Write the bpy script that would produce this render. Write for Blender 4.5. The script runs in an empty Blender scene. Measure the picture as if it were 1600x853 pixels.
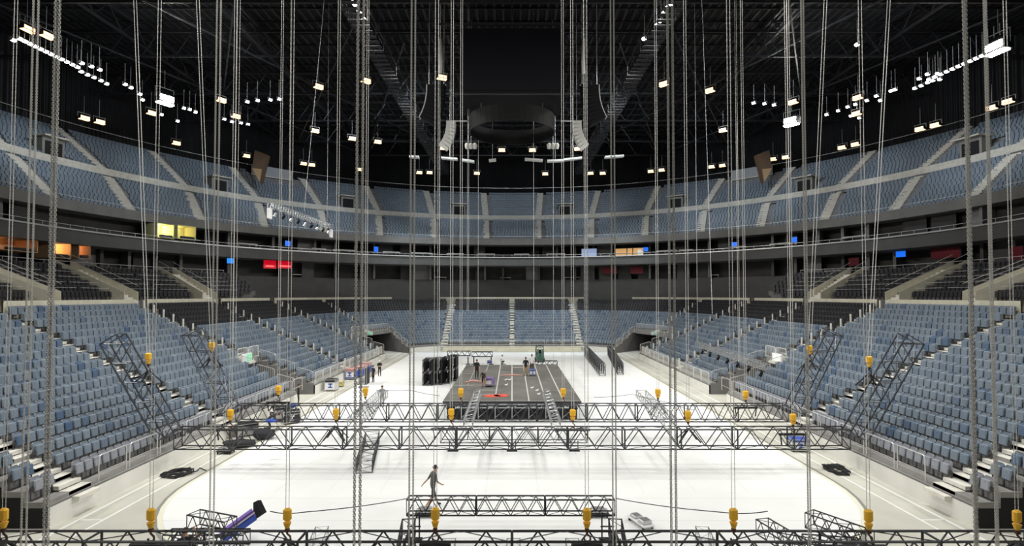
import bpy, math, random
from mathutils import Vector, Matrix
random.seed(7)
SC = bpy.context.scene
COL = SC.collection
PI = math.pi
def V(*a): return Vector(a)

# ------------------------------------------------------------------ camera
F = 850.0; CX, CY = 800.0, 438.7; PITCH = math.radians(1.5); CAMZ = 9.0
cam = bpy.data.cameras.new('camera'); cam.sensor_width = 36.0; cam.lens = 36.0*F/1600.0
cam.shift_y = (CY-426.5)/1600.0; cam.clip_end = 500; cam.clip_start = 0.1
camo = bpy.data.objects.new('camera', cam); COL.objects.link(camo)
camo.location = (0, 0, CAMZ); camo.rotation_euler = (PI/2+PITCH, 0, 0)
SC.camera = camo
def ray(px, py):
    a = (px-CX)/F; b = (CY-py)/F
    return V(a, math.cos(PITCH)-b*math.sin(PITCH), math.sin(PITCH)+b*math.cos(PITCH))
def at_y(px, py, Y):
    r = ray(px, py); return V(0, 0, CAMZ)+r*(Y/r.y)
def at_z(px, py, z=0.0):
    r = ray(px, py); return V(0, 0, CAMZ)+r*((z-CAMZ)/r.z)
def proj(p):
    d = p[1]*math.cos(PITCH)+(p[2]-CAMZ)*math.sin(PITCH)
    if d < 0.1: return None
    v = -p[1]*math.sin(PITCH)+(p[2]-CAMZ)*math.cos(PITCH)
    return (CX+F*p[0]/d, CY-F*v/d, d)

# ------------------------------------------------------------------ materials
def mat(name, col, rough=0.6, metal=0.0, emit=None, estr=0.0, var=0.0, scale=4.0, bump=0.0, spec=0.5, tone=False):
    m = bpy.data.materials.new(name); m.use_nodes = True
    nt = m.node_tree; b = nt.nodes['Principled BSDF']
    c = (col[0], col[1], col[2], 1)
    b.inputs['Base Color'].default_value = c
    b.inputs['Roughness'].default_value = rough; b.inputs['Metallic'].default_value = metal
    b.inputs['Specular IOR Level'].default_value = spec
    if emit is not None:
        b.inputs['Emission Color'].default_value = (*emit, 1); b.inputs['Emission Strength'].default_value = estr
    if var > 0 or bump > 0:
        tc = nt.nodes.new('ShaderNodeTexCoord'); n = nt.nodes.new('ShaderNodeTexNoise')
        n.inputs['Scale'].default_value = scale; n.inputs['Detail'].default_value = 5
        nt.links.new(tc.outputs['Object'], n.inputs['Vector'])
        if var > 0:
            r = nt.nodes.new('ShaderNodeValToRGB')
            r.color_ramp.elements[0].position = 0.3; r.color_ramp.elements[1].position = 0.7
            r.color_ramp.elements[0].color = tuple(max(0, x*(1-var)) for x in col)+(1,)
            r.color_ramp.elements[1].color = tuple(min(1, x*(1+var)) for x in col)+(1,)
            nt.links.new(n.outputs['Fac'], r.inputs['Fac']); nt.links.new(r.outputs['Color'], b.inputs['Base Color'])
        if bump > 0:
            bp = nt.nodes.new('ShaderNodeBump'); bp.inputs['Strength'].default_value = bump
            nt.links.new(n.outputs['Fac'], bp.inputs['Height']); nt.links.new(bp.outputs['Normal'], b.inputs['Normal'])
    if tone:   # every seat has faded to a tint of its own
        src = nt.nodes.new('ShaderNodeAttribute'); src.attribute_name = 'tint'
        oi = nt.nodes.new('ShaderNodeObjectInfo')
        ad = nt.nodes.new('ShaderNodeMath'); ad.operation = 'ADD'
        r = nt.nodes.new('ShaderNodeValToRGB'); e = r.color_ramp.elements
        e[0].position = 0.0; e[0].color = tone[0]+(1,)
        e[1].position = 1.0; e[1].color = tone[2]+(1,)
        k = e.new(0.14); k.color = tone[1]+(1,)
        if tone[3] == 'attr': nt.links.new(src.outputs['Fac'], r.inputs['Fac'])
        else: nt.links.new(oi.outputs['Random'], r.inputs['Fac'])
        nt.links.new(r.outputs['Color'], b.inputs['Base Color'])
    return m
BL = [(0.075, 0.125, 0.215), (0.168, 0.212, 0.262), (0.215, 0.258, 0.305)]
M = dict(
 seat_i=mat('seat_blue', BL[1], 0.45, tone=(*BL, 'rand')),
 seat_m=mat('seat_blue_field', BL[1], 0.45, tone=(*BL, 'attr')),
 seat_p=mat('seat_pale_grey', (0.27, 0.285, 0.32), 0.5),
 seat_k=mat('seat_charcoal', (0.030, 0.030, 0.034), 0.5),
 seat_grey=mat('seat_bracket_grey', (0.10, 0.10, 0.105), 0.45, 0.4),
 concrete=mat('concrete', (0.50, 0.49, 0.44), 0.8, var=0.12, scale=0.8, bump=0.05),
 concrete_d=mat('concrete_dark', (0.16, 0.155, 0.15), 0.85, var=0.15, scale=0.6),
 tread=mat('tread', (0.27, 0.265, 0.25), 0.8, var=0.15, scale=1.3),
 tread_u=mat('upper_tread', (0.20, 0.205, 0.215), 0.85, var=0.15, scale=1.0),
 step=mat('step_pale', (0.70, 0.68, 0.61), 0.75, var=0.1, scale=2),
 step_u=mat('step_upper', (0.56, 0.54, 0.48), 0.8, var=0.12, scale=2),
 cream=mat('cream_parapet', (0.60, 0.57, 0.45), 0.7, var=0.1, scale=1.5),
 board=mat('side_board', (0.74, 0.73, 0.68), 0.6, var=0.07, scale=0.7),
 ice=mat('floor_cover', (0.84, 0.85, 0.83), 0.55, var=0.035, scale=0.35, bump=0.01),
 apron=mat('apron_concrete', (0.54, 0.53, 0.46), 0.65, var=0.13, scale=0.35),
 yellow_line=mat('yellow_line', (0.76, 0.75, 0.60), 0.6),
 grey_line=mat('grey_line', (0.25, 0.25, 0.23), 0.6),
 white_line=mat('white_line', (0.80, 0.80, 0.76), 0.6),
 rail=mat('rail_grey', (0.62, 0.62, 0.60), 0.35, 0.4),
 rail_w=mat('rail_white', (0.72, 0.71, 0.66), 0.5),
 black=mat('black_void', (0.010, 0.010, 0.011), 0.9),
 fascia=mat('fascia_grey', (0.085, 0.083, 0.08), 0.7, var=0.1, scale=0.7),
 fascia_l=mat('fascia_light', (0.24, 0.23, 0.21), 0.7, var=0.12, scale=0.7),
 suite_wall=mat('suite_wall', (0.05, 0.048, 0.047), 0.8, var=0.2, scale=0.5),
 suite_grey=mat('suite_grey', (0.20, 0.195, 0.19), 0.8),
 ledge=mat('ledge_white', (0.75, 0.74, 0.70), 0.5),
 roof=mat('roof_deck', (0.010, 0.0097, 0.011), 0.6, var=0.4, scale=0.3),
 roof_steel=mat('roof_steel', (0.034, 0.034, 0.037), 0.4, 0.3),
 truss=mat('truss_steel', (0.055, 0.057, 0.062), 0.33, 0.55),
 truss_m=mat('truss_raked_steel', (0.11, 0.113, 0.122), 0.30, 0.7),
 truss_l=mat('truss_aluminium', (0.42, 0.43, 0.44), 0.35, 0.8),
 truss_k=mat('truss_black', (0.035, 0.035, 0.038), 0.36, 0.5),
 chain=mat('chain_steel', (0.60, 0.59, 0.55), 0.45, 0.15),
 chain_d=mat('chain_dark', (0.16, 0.155, 0.14), 0.35, 0.7),
 orange=mat('hook_orange', (0.82, 0.45, 0.025), 0.4),
 hook=mat('hook_steel', (0.10, 0.05, 0.04), 0.4, 0.6),
 blackp=mat('black_paint', (0.012, 0.012, 0.014), 0.5),
 blackcloth=mat('black_cloth', (0.02, 0.02, 0.022), 0.9),
 stage=mat('stage_deck', (0.135, 0.132, 0.118), 0.55, var=0.25, scale=0.5),
 stage_e=mat('stage_edge', (0.55, 0.54, 0.50), 0.5),
 red=mat('red_paint', (0.62, 0.09, 0.06), 0.6),
 blue=mat('case_blue', (0.03, 0.08, 0.42), 0.45),
 purple=mat('case_purple', (0.20, 0.10, 0.45), 0.45),
 white=mat('white_paint', (0.80, 0.80, 0.80), 0.5),
 alu=mat('aluminium', (0.55, 0.55, 0.55), 0.35, 0.8),
 red_pale=mat('red_cloth', (0.62, 0.30, 0.27), 0.8),
 green=mat('forklift_green', (0.10, 0.20, 0.16), 0.45),
 rubber=mat('rubber', (0.015, 0.015, 0.015), 0.8),
 yellow=mat('yellow_box', (0.80, 0.65, 0.10), 0.5),
 skin=mat('skin', (0.52, 0.31, 0.21), 0.6),
 hair=mat('hair', (0.03, 0.02, 0.015), 0.8),
 cl_grey=mat('cloth_grey', (0.10, 0.105, 0.10), 0.9),
 cl_lgrey=mat('cloth_light_grey', (0.20, 0.205, 0.205), 0.9),
 cl_black=mat('cloth_black', (0.014, 0.014, 0.016), 0.9),
 cl_dark=mat('cloth_dark', (0.035, 0.035, 0.04), 0.9),
 cl_tan=mat('cloth_tan', (0.36, 0.25, 0.13), 0.9),
 cl_white=mat('cloth_white', (0.75, 0.75, 0.75), 0.9),
 cl_mauve=mat('cloth_mauve', (0.17, 0.13, 0.13), 0.9),
 helmet=mat('helmet_white', (0.8, 0.8, 0.78), 0.4),
 pa_white=mat('speaker_white', (0.66, 0.66, 0.62), 0.5),
 pa_black=mat('speaker_black', (0.007, 0.007, 0.008), 0.7, spec=0.2),
 glass=mat('pane_dark', (0.006, 0.006, 0.009), 0.35, spec=0.2),
 led=mat('led_white', (1, 1, 1), 0.5, emit=(1.0, 0.97, 0.92), estr=14),
 led_big=mat('led_white_bright', (1, 1, 1), 0.5, emit=(1.0, 0.98, 0.88), estr=60),
 warm=mat('lamp_warm', (1, 0.8, 0.6), 0.5, emit=(1.0, 0.60, 0.30), estr=2.6),
 cool=mat('lamp_cool', (0.9, 0.85, 1), 0.5, emit=(0.85, 0.80, 1.0), estr=8),
 warm_room=mat('warm_room', (0.55, 0.36, 0.20), 0.8),
 yellow_room=mat('yellow_room', (0.60, 0.58, 0.30), 0.8),
 screen_blue=mat('screen_blue', (0, 0.05, 0.3), 0.4, emit=(0.01, 0.16, 0.9), estr=0.9),
 screen_cyan=mat('screen_cyan', (0, 0.1, 0.4), 0.4, emit=(0.02, 0.25, 0.85), estr=1.1),
 screen_red=mat('screen_red', (0.3, 0, 0), 0.4, emit=(0.8, 0.0, 0.02), estr=0.55),
 strip_red=mat('strip_red', (1, 0.1, 0.1), 0.4, emit=(1.0, 0.12, 0.12), estr=1.6),
 maroon=mat('maroon_panel', (0.16, 0.008, 0.016), 0.7),
 window_lit=mat('window_lit', (0.3, 0.35, 0.5), 0.4, emit=(0.33, 0.42, 0.66), estr=0.6),
 office_lit=mat('office_lit', (0.5, 0.3, 0.12), 0.5, emit=(1.0, 0.55, 0.20), estr=0.45),
 exit_green=mat('exit_green', (0.1, 0.5, 0.25), 0.5, emit=(0.15, 0.8, 0.4), estr=0.5),
 exit_white=mat('exit_white', (0.85, 0.85, 0.8), 0.5, emit=(0.9, 1.0, 0.9), estr=0.35),
 brown=mat('brown_board', (0.14, 0.085, 0.05), 0.7),
 glassy=mat('milky_panel', (0.34, 0.36, 0.38), 0.3),
)
def corrugate(m, scale=1.6):
    nt = m.node_tree; b = nt.nodes['Principled BSDF']
    tc = nt.nodes.new('ShaderNodeTexCoord'); w = nt.nodes.new('ShaderNodeTexWave')
    w.inputs['Scale'].default_value = scale; w.bands_direction = 'X'
    bp = nt.nodes.new('ShaderNodeBump'); bp.inputs['Strength'].default_value = 1.0; bp.inputs['Distance'].default_value = 0.3
    nt.links.new(tc.outputs['Object'], w.inputs['Vector']); nt.links.new(w.outputs['Fac'], bp.inputs['Height'])
    nt.links.new(bp.outputs['Normal'], b.inputs['Normal'])
corrugate(M['roof'])

# ------------------------------------------------------------------ mesh builder
class MB:
    def __init__(s): s.v = []; s.f = []; s.m = []; s.mats = []; s.tint = []
    def mi(s, m):
        if m is None: return 0
        if m not in s.mats: s.mats.append(m)
        return s.mats.index(m)
    def add(s, vs, fs, m=None):
        b = len(s.v); k = s.mi(m)
        s.v += [tuple(x) for x in vs]; s.f += [tuple(b+i for i in f) for f in fs]; s.m += [k]*len(fs)
    def quad(s, a, b, c, d, m=None): s.add([a, b, c, d], [(0, 1, 2, 3)], m)
    def box(s, c, size, m=None, rot=None, bev=0.0):
        x, y, z = size[0]/2, size[1]/2, size[2]/2
        if bev <= 0:
            vs = [V(sx*x, sy*y, sz*z) for sz in (-1, 1) for sx, sy in ((-1, -1), (1, -1), (1, 1), (-1, 1))]
            fs = [(0, 3, 2, 1), (4, 5, 6, 7), (0, 1, 5, 4), (1, 2, 6, 5), (2, 3, 7, 6), (3, 0, 4, 7)]
        else:
            b = min(bev, x*.9, y*.9, z*.9); vs = []
            ring = lambda dx, dy: [V(-x+dx, -y, 0), V(x-dx, -y, 0), V(x, -y+dy, 0), V(x, y-dy, 0), V(x-dx, y, 0), V(-x+dx, y, 0), V(-x, y-dy, 0), V(-x, -y+dy, 0)]
            for zz, ins in ((-z, b), (-z+b, 0), (z-b, 0), (z, b)):
                for p in ring(b, b):
                    vs.append(V(p.x*(1-ins/x), p.y*(1-ins/y), zz))
            fs = [tuple(range(7, -1, -1)), tuple(range(24, 32))]
            for k in range(3):
                for i in range(8): fs.append((k*8+i, k*8+(i+1) % 8, k*8+8+(i+1) % 8, k*8+8+i))
        if rot is not None: vs = [rot @ p for p in vs]
        c = Vector(c); s.add([p+c for p in vs], fs, m)
    def obox(s, p0, p1, w, h, m=None, up=V(0, 0, 1)):
        p0 = Vector(p0); p1 = Vector(p1); d = (p1-p0); L = d.length; d.normalize()
        x = d.cross(up)
        if x.length < 1e-4: x = d.cross(V(0, 1, 0))
        x.normalize(); z = x.cross(d)
        R = Matrix((x, d, z)).transposed()
        s.box((p0+p1)/2, (w, L, h), m, R)
    def tube(s, p0, p1, r, n=6, m=None, r1=None, cap=True):
        p0 = Vector(p0); p1 = Vector(p1); d = (p1-p0)
        if d.length < 1e-6: return
        d.normalize(); a = d.orthogonal().normalized(); b = d.cross(a); r1 = r if r1 is None else r1
        vs = []
        for p, rr in ((p0, r), (p1, r1)):
            for i in range(n):
                t = 2*PI*i/n; vs.append(p+(a*math.cos(t)+b*math.sin(t))*rr)
        fs = [(i, (i+1) % n, n+(i+1) % n, n+i) for i in range(n)]
        if cap: fs += [tuple(range(n-1, -1, -1)), tuple(range(n, 2*n))]
        s.add(vs, fs, m)
    def path(s, pts, r, n=6, m=None, closed=False):
        pts = [Vector(p) for p in pts]; N = len(pts); vs = []; prev = None
        for i, p in enumerate(pts):
            if closed: d = pts[(i+1) % N]-pts[i-1]
            else: d = pts[min(i+1, N-1)]-pts[max(i-1, 0)]
            d.normalize()
            if prev is None: a = d.orthogonal().normalized()
            else:
                a = prev-d*prev.dot(d)
                a = a.normalized() if a.length > 1e-5 else d.orthogonal().normalized()
            prev = a; b = d.cross(a)
            for k in range(n):
                t = 2*PI*k/n; vs.append(p+(a*math.cos(t)+b*math.sin(t))*r)
        fs = []
        for i in range(N if closed else N-1):
            j = (i+1) % N
            for k in range(n): fs.append((i*n+k, i*n+(k+1) % n, j*n+(k+1) % n, j*n+k))
        if not closed: fs += [tuple(range(n-1, -1, -1)), tuple((N-1)*n+k for k in range(n))]
        s.add(vs, fs, m)
    def prism(s, poly, d, m=None):
        n = len(poly); d = Vector(d); a = [Vector(p) for p in poly]
        s.add(a+[p+d for p in a], [tuple(range(n-1, -1, -1)), tuple(range(n, 2*n))]+[(i, (i+1) % n, n+(i+1) % n, n+i) for i in range(n)], m)
    def lathe(s, prof, n=16, m=None, c=V(0, 0, 0), R=None):
        vs = []
        for r, z in prof:
            for i in range(n):
                t = 2*PI*i/n; p = V(r*math.cos(t), r*math.sin(t), z)
                if R is not None: p = R @ p
                vs.append(p+Vector(c))
        fs = [(k*n+i, k*n+(i+1) % n, (k+1)*n+(i+1) % n, (k+1)*n+i) for k in range(len(prof)-1) for i in range(n)]
        fs += [tuple(range(n-1, -1, -1)), tuple((len(prof)-1)*n+i for i in range(n))]
        s.add(vs, fs, m)
    def mesh(s, name, m=None, smooth=False):
        me = bpy.data.meshes.new(name); me.from_pydata(s.v, [], s.f)
        ms = s.mats if s.mats else [m]
        for x in ms: me.materials.append(x)
        if len(ms) > 1: me.polygons.foreach_set('material_index', s.m)
        if smooth: me.polygons.foreach_set('use_smooth', [True]*len(s.f))
        if s.tint:
            at = me.attributes.new('tint', 'FLOAT', 'FACE'); at.data.foreach_set('value', s.tint)
        me.update(); return me
    def build(s, name, m=None, parent=None, smooth=False, loc=None, rotz=0.0):
        o = bpy.data.objects.new(name, s.mesh(name, m, smooth)); COL.objects.link(o)
        if parent is not None: o.parent = parent
        if loc is not None: o.location = loc
        if rotz: o.rotation_euler = (0, 0, rotz)
        return o
def tag(o, label, cat, group=None, kind=None):
    o['label'] = label; o['category'] = cat
    if group: o['group'] = group
    if kind: o['kind'] = kind
    return o
def empty(name, loc, label, cat, group=None, rotz=0.0):
    o = bpy.data.objects.new(name, None); COL.objects.link(o); o.empty_display_size = 0.2
    o.location = loc; o.rotation_euler = (0, 0, rotz)
    return tag(o, label, cat, group)
def struct(o): o['kind'] = 'structure'; return o
def copy_tree(o, parent=None):
    c = o.copy(); COL.objects.link(c)
    if parent is not None: c.parent = parent
    for ch in list(o.children): copy_tree(ch, c)
    return c
ORD = 'first second third fourth fifth sixth seventh eighth ninth tenth eleventh twelfth thirteenth fourteenth fifteenth sixteenth seventeenth eighteenth nineteenth twentieth'.split()
NUM = 'one two three four five six seven eight nine ten eleven twelve thirteen fourteen fifteen sixteen seventeen eighteen nineteen twenty'.split()
def ordn(i):   # 0-based
    if i < 20: return ORD[i]
    t = {2: 'twenty', 3: 'thirty', 4: 'forty', 5: 'fifty', 6: 'sixty', 7: 'seventy', 8: 'eighty', 9: 'ninety'}[(i+1)//10]; r = (i+1) % 10
    return t[:-1]+'ieth' if r == 0 else t+'-'+ORD[r-1]
# ------------------------------------------------------------------ arena bowl
YC = 52.8
SIDE_AISLES = [22.9, 34.5, 47.7, 60.0, 74.0]
YMIN = 21.2
NROW = 17
def K2(K, o):          # point on the lower bowl's row path, with the direction facing the rink
    if K <= 76: return V(-(18+o), K, 0), V(1, 0, 0)
    if K <= 91:
        p = (K-76)/15*PI/2
        return V(-11-(7+o)*math.cos(p), 76+(12+o)*math.sin(p), 0), V(math.cos(p)/(7+o), -math.sin(p)/(12+o), 0).normalized()
    if K <= 113: return V(K-102, 88+o, 0), V(0, -1, 0)
    q, n = K2(204-K, o); return V(-q.x, q.y, 0), V(-n.x, n.y, 0)
def tz(n): return 1.0+0.4*n
def mirror(K): return K if K <= 102 else 204-K
def cut(n, K):
    k = mirror(K)
    return n < 6 and (45.6 < k < 49.6 or 76.6 < k < 83.4)
Ks = sorted(set([YMIN+i*(76-YMIN)/40 for i in range(41)]+[76+i*0.75 for i in range(21)]+[91+i for i in range(12)]+[45.6, 49.6, 76.6, 83.4]))
Ks = sorted(set(Ks+[8.0, 12.4, 16.8]))
Ks = sorted(set(Ks+[204-k for k in Ks]))
ROWD = 0.85
def side_of(K): return 'left' if K < 91 else ('end' if K <= 113 else 'right')
tiers = {s: MB() for s in ('left', 'end', 'right')}
boards = {s: MB() for s in ('left', 'end', 'right')}
for a, b in zip(Ks[:-1], Ks[1:]):
    km = (a+b)/2; mb = tiers[side_of(km)]
    for n in range(NROW):
        if cut(n, km) or (mirror(km) < YMIN and n < 5): continue
        z = tz(n); o0 = n*ROWD; o1 = o0+ROWD
        zl = tz(n-1) if n and not cut(n-1, km) else (0.0 if n else 0.8)
        if n == 6 and cut(5, km): zl = 2.9
        if n == 5 and mirror(km) < YMIN: zl = 0.0
        A, _ = K2(a, o0); B, _ = K2(b, o0); C, _ = K2(b, o1); D, _ = K2(a, o1)
        up = lambda p, zz: V(p.x, p.y, zz)
        mb.quad(up(A, z), up(B, z), up(C, z), up(D, z)); (n > 0) and mb.quad(up(A, zl), up(B, zl), up(B, z), up(A, z))
    if not cut(0, km) and mirror(km) > YMIN:
        A, na = K2(a, 0); B, nb = K2(b, 0); w = boards[side_of(km)]
        A2 = A+na*0.12; B2 = B+nb*0.12
        w.quad(up(A2, 0), up(B2, 0), up(B2, 0.78), up(A2, 0.78), M['board'])
        w.quad(up(A2, 0.78), up(B2, 0.78), up(B2, 0.86), up(A2, 0.86), M['concrete_d'])
        w.quad(up(A2, 0.86), up(B2, 0.86), up(B, 0.86), up(A, 0.86), M['tread'])
        w.quad(up(A, 0.8), up(B, 0.8), up(B, 1.0), up(A, 1.0), M['tread'])
for s, mb in tiers.items(): struct(mb.build('floor_tier_'+s, M['tread']))
for s, w in boards.items(): struct(w.build('wall_board_'+s))

# near ends of the side tiers, side walls of the tunnels
ends = MB()
for sx in (-1, 1):
    for n in range(5):
        x0 = sx*(18+n*ROWD); x1 = sx*(18+(n+1)*ROWD)
        ends.quad((x0, YMIN, 0), (x1, YMIN, 0), (x1, YMIN, tz(n)-0.22), (x0, YMIN, tz(n)-0.22), M['black'])
        ends.quad((x0, YMIN, tz(n)-0.22), (x1, YMIN, tz(n)-0.22), (x1, YMIN, tz(n)), (x0, YMIN, tz(n)), M['tread'])
struct(ends.build('wall_tier_ends'))
tun = MB()
def tunnel(k0, k1):
    for k in (k0, k1):
        for n in range(6):
            A, _ = K2(k, n*ROWD); B, _ = K2(k, (n+1)*ROWD)
            tun.quad((A.x, A.y, 0), (B.x, B.y, 0), (B.x, B.y, tz(n)), (A.x, A.y, tz(n)), M['concrete_d'])
    A, _ = K2(k0, 11.5); B, _ = K2(k1, 11.5); C, _ = K2(k1, 5.1); D, _ = K2(k0, 5.1)
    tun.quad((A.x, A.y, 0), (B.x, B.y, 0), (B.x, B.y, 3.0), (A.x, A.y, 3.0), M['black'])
    tun.quad((A.x, A.y, 2.9), (B.x, B.y, 2.9), (C.x, C.y, 2.9), (D.x, D.y, 2.9), M['concrete_d'])
    for P, Q in ((A, D), (B, C)): tun.quad((P.x, P.y, 0), (Q.x, Q.y, 0), (Q.x, Q.y, 2.9), (P.x, P.y, 2.9), M['concrete_d'])
for k0, k1 in ((45.6, 49.6), (76.6, 83.4)):
    tunnel(k0, k1); tunnel(204-k0, 204-k1)
struct(tun.build('wall_tunnels'))

# aisle steps (pale half steps up every aisle)
def in_aisle(n, K):
    k = mirror(K)
    if k <= 76: return any(abs(k-a) < 0.62 for a in SIDE_AISLES)
    if k < 91:
        if n >= 6 and abs(k-80.3) < 0.35*(24/(7+n*ROWD))*0.30: return True
        return k > 90.4
    if abs(K-102) < 0.45: return True
    return abs(K-91) < 0.6 or abs(K-113) < 0.6
st = MB()
def add_steps(K, w, n0=0):
    for n in range(n0, NROW):
        if cut(n, K): continue
        for half in (0, 1):
            o = n*ROWD+half*ROWD/2-ROWD/2; z = tz(n)-0.2+half*0.2
            p, nn = K2(K, o+ROWD/4); t = V(-nn.y, nn.x, 0)
            R = Matrix((t, nn, V(0, 0, 1))).transposed()
            st.box((p.x, p.y, z-0.06), (w, ROWD/2, 0.16), None, R)
for a in SIDE_AISLES: add_steps(a, 1.15); add_steps(204-a, 1.15)
for K in (91, 113): add_steps(K, 1.15)
add_steps(102, 0.8)
for K in (80.3, 123.7): add_steps(K, 1.1, 6)
struct(st.build('floor_aisle_steps', M['step']))

# rim parapet behind the top row, in cream pieces
rim = MB(); O_RIM = NROW*ROWD+0.15
for a, b in zip(Ks[:-1], Ks[1:]):
    km = (a+b)/2; k = mirror(km)
    if any(abs(k-x) < 0.4 for x in SIDE_AISLES) or abs(k-88) < 0.5: continue
    A, na = K2(a, O_RIM); B, nb = K2(b, O_RIM); zt = 8.62
    A2 = A-na*0.35; B2 = B-nb*0.35
    rim.quad(up(A, 7.2), up(B, 7.2), up(B, zt), up(A, zt)); rim.quad(up(A, zt), up(B, zt), up(B2, zt), up(A2, zt))
    rim.quad(up(A2, 7.2), up(A2, zt), up(B2, zt), up(B2, 7.2))
struct(rim.build('wall_rim', M['cream']))

# ---- rings (ellipses about the middle of the rink)
def E(a, b, phi, z=0.0): return V(a*math.cos(phi), YC+b*math.sin(phi), z)   # phi from +X
PH = [math.radians(-28+i*(236/118.0)) for i in range(119)]
def ring_strip(mb, r0, r1, m=None, phs=PH):
    """r = (a, b, z); a strip from ring r0 to ring r1"""
    for p, q in zip(phs[:-1], phs[1:]):
        mb.quad(E(r0[0], r0[1], p, r0[2]), E(r0[0], r0[1], q, r0[2]), E(r1[0], r1[1], q, r1[2]), E(r1[0], r1[1], p, r1[2]), m)
con = MB()
n_ = 60
for i in range(n_):      # concourse floor between the rim and the ring wall
    k0 = 8+i*(204-16)/n_; k1 = k0+(204-16)/n_
    A, _ = K2(k0, O_RIM); B, _ = K2(k1, O_RIM)
    def out(P):
        d = V(P.x, P.y-YC, 0); s = 1/math.sqrt((d.x/52.5)**2+(d.y/54)**2); return V(d.x*s, YC+d.y*s, 7.9)
    con.quad(up(A, 7.9), up(B, 7.9), out(B), out(A))
struct(con.build('floor_concourse', M['concrete_d']))
wl = MB()
ring_strip(wl, (49, 51.6, 7.9), (49, 51.6, 11.9), M['fascia'])
ring_strip(wl, (49, 51.6, 11.9), (50.5, 53.5, 11.9), M['fascia'])
ring_strip(wl, (50.5, 53.5, 11.9), (50.5, 53.5, 18.6), M['suite_wall'])
struct(wl.build('wall_ring'))
fs = MB()
ring_strip(fs, (46, 46, 14.35), (46, 46, 15.9), M['fascia'])
ring_strip(fs, (46, 46, 15.9), (45.75, 45.75, 15.9), M['fascia_l']); ring_strip(fs, (45.75, 45.75, 15.9), (45.75, 45.75, 15.75), M['rail'])
ring_strip(fs, (46, 46, 14.35), (50.4, 53.4, 14.35), M['concrete_d'])
ring_strip(fs, (46, 46, 14.9), (50.4, 53.4, 14.9), M['concrete_d'])
struct(fs.build('wall_suite_fascia'))
pf = MB(); M['fascia_p'] = mat('parapet_grey', (0.15, 0.145, 0.135), 0.7, var=0.12, scale=0.7)
ring_strip(pf, (50.5, 50.5, 18.15), (48, 46.2, 18.15), M['concrete_d'])
ring_strip(pf, (48, 46.2, 18.15), (48, 46.2, 19.3), M['fascia_p'])
ring_strip(pf, (48, 46.2, 19.3), (48.3, 46.5, 19.3), M['fascia_l'])
ring_strip(pf, (48.3, 46.5, 19.3), (48.3, 46.5, 18.9), M['fascia_l'])
struct(pf.build('wall_upper_parapet'))

# ---- upper tier
UP_ROWS = []
for k in range(11):
    t = k/11; UP_ROWS.append((48.4+5.8*t, 46.6+11.6*t, 19.0+5.2*t, 0))
for k in range(11):
    t = k/11; UP_ROWS.append((54.9+8.3*t, 59.0+6.8*t, 25.1+6.2*t, 1))
U_AISLES = [math.radians(90+s*(5.65+11.3*i)) for s in (-1, 1) for i in range(8)]
U_VOM = [math.radians(90+s*(11.3+22.6*i)) for s in (-1, 1) for i in range(4)]
ut = MB()
for i, (a, b, z, h) in enumerate(UP_ROWS):
    nxt = UP_ROWS[i+1] if i+1 < len(UP_ROWS) and UP_ROWS[i+1][3] == h else None
    a1, b1 = (nxt[0], nxt[1]) if nxt else (a+0.75, b+0.75)
    zl = z-0.55 if not (h == 1 and UP_ROWS[i-1][3] == 0) else z-1.0
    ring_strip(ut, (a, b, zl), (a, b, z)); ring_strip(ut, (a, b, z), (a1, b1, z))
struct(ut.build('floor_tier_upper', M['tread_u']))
md = MB()
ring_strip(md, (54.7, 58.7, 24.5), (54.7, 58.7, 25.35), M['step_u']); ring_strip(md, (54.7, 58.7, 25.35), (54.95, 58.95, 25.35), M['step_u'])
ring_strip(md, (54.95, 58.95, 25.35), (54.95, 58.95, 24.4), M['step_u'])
struct(md.build('trim_midrail', None))
us = MB()
def u_in_vom(h, k, phi):
    return h == 1 and k in (1, 2, 3) and any(abs(phi-v)*60 < 1.5 for v in U_VOM)
for ph in U_AISLES:
    for i, (a, b, z, h) in enumerate(UP_ROWS):
        nx = UP_ROWS[i+1] if i+1 < len(UP_ROWS) else (a+.7, b+.7, z+.5, h)
        p = E(a, b, ph, z); q = E(nx[0], nx[1], ph, z); d = (q-p)
        t = V(-d.y, d.x, 0).normalized(); R = Matrix((t, d.normalized(), V(0, 0, 1))).transposed()
        L = d.length
        for half in (0, 1):
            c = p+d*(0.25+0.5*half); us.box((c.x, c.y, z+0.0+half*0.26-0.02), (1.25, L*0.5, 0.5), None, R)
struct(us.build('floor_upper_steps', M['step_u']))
vm = MB()
for ph in U_VOM:
    p = E(56.0, 60.0, ph, 25.5); d = V(math.cos(ph), math.sin(ph), 0); t = V(-d.y, d.x, 0)
    R = Matrix((t, d, V(0, 0, 1))).transposed()
    vm.box(p+V(0, 0, 0.9), (2.6, 1.4, 2.2), M['fascia_l'], R); vm.box(p-d*0.72+V(0, 0, 0.75), (2.0, 0.06, 1.7), M['black'], R)
    vm.box(p+V(0, 0, 2.1)-d*0.3, (3.2, 2.4, 0.16), M['step_u'], R)
struct(vm.build('wall_upper_vomitory'))
bk = MB()
ring_strip(bk, (63.6, 66.3, 30.0), (63.6, 66.3, 41.2), M['roof'])
struct(bk.build('wall_back', None))
tr = MB()
for r, z in (((63.2, 65.9), 32.4),):
    pts = [E(r[0], r[1], p, z) for p in PH[8:-8]]; tr.path(pts, 0.05, 4)
struct(tr.build('trim_top_rail', M['rail']))
tr = MB()
tr.path([E(45.7, 45.7, p, 16.25) for p in PH], 0.035, 4); tr.path([E(48, 46.3, p, 19.7) for p in PH], 0.03, 4)
for p in PH[::1]:
    tr.tube(E(45.7, 45.7, p, 15.85), E(45.7, 45.7, p, 16.25), 0.025, 4)
struct(tr.build('trim_suite_rail', M['rail']))

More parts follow.
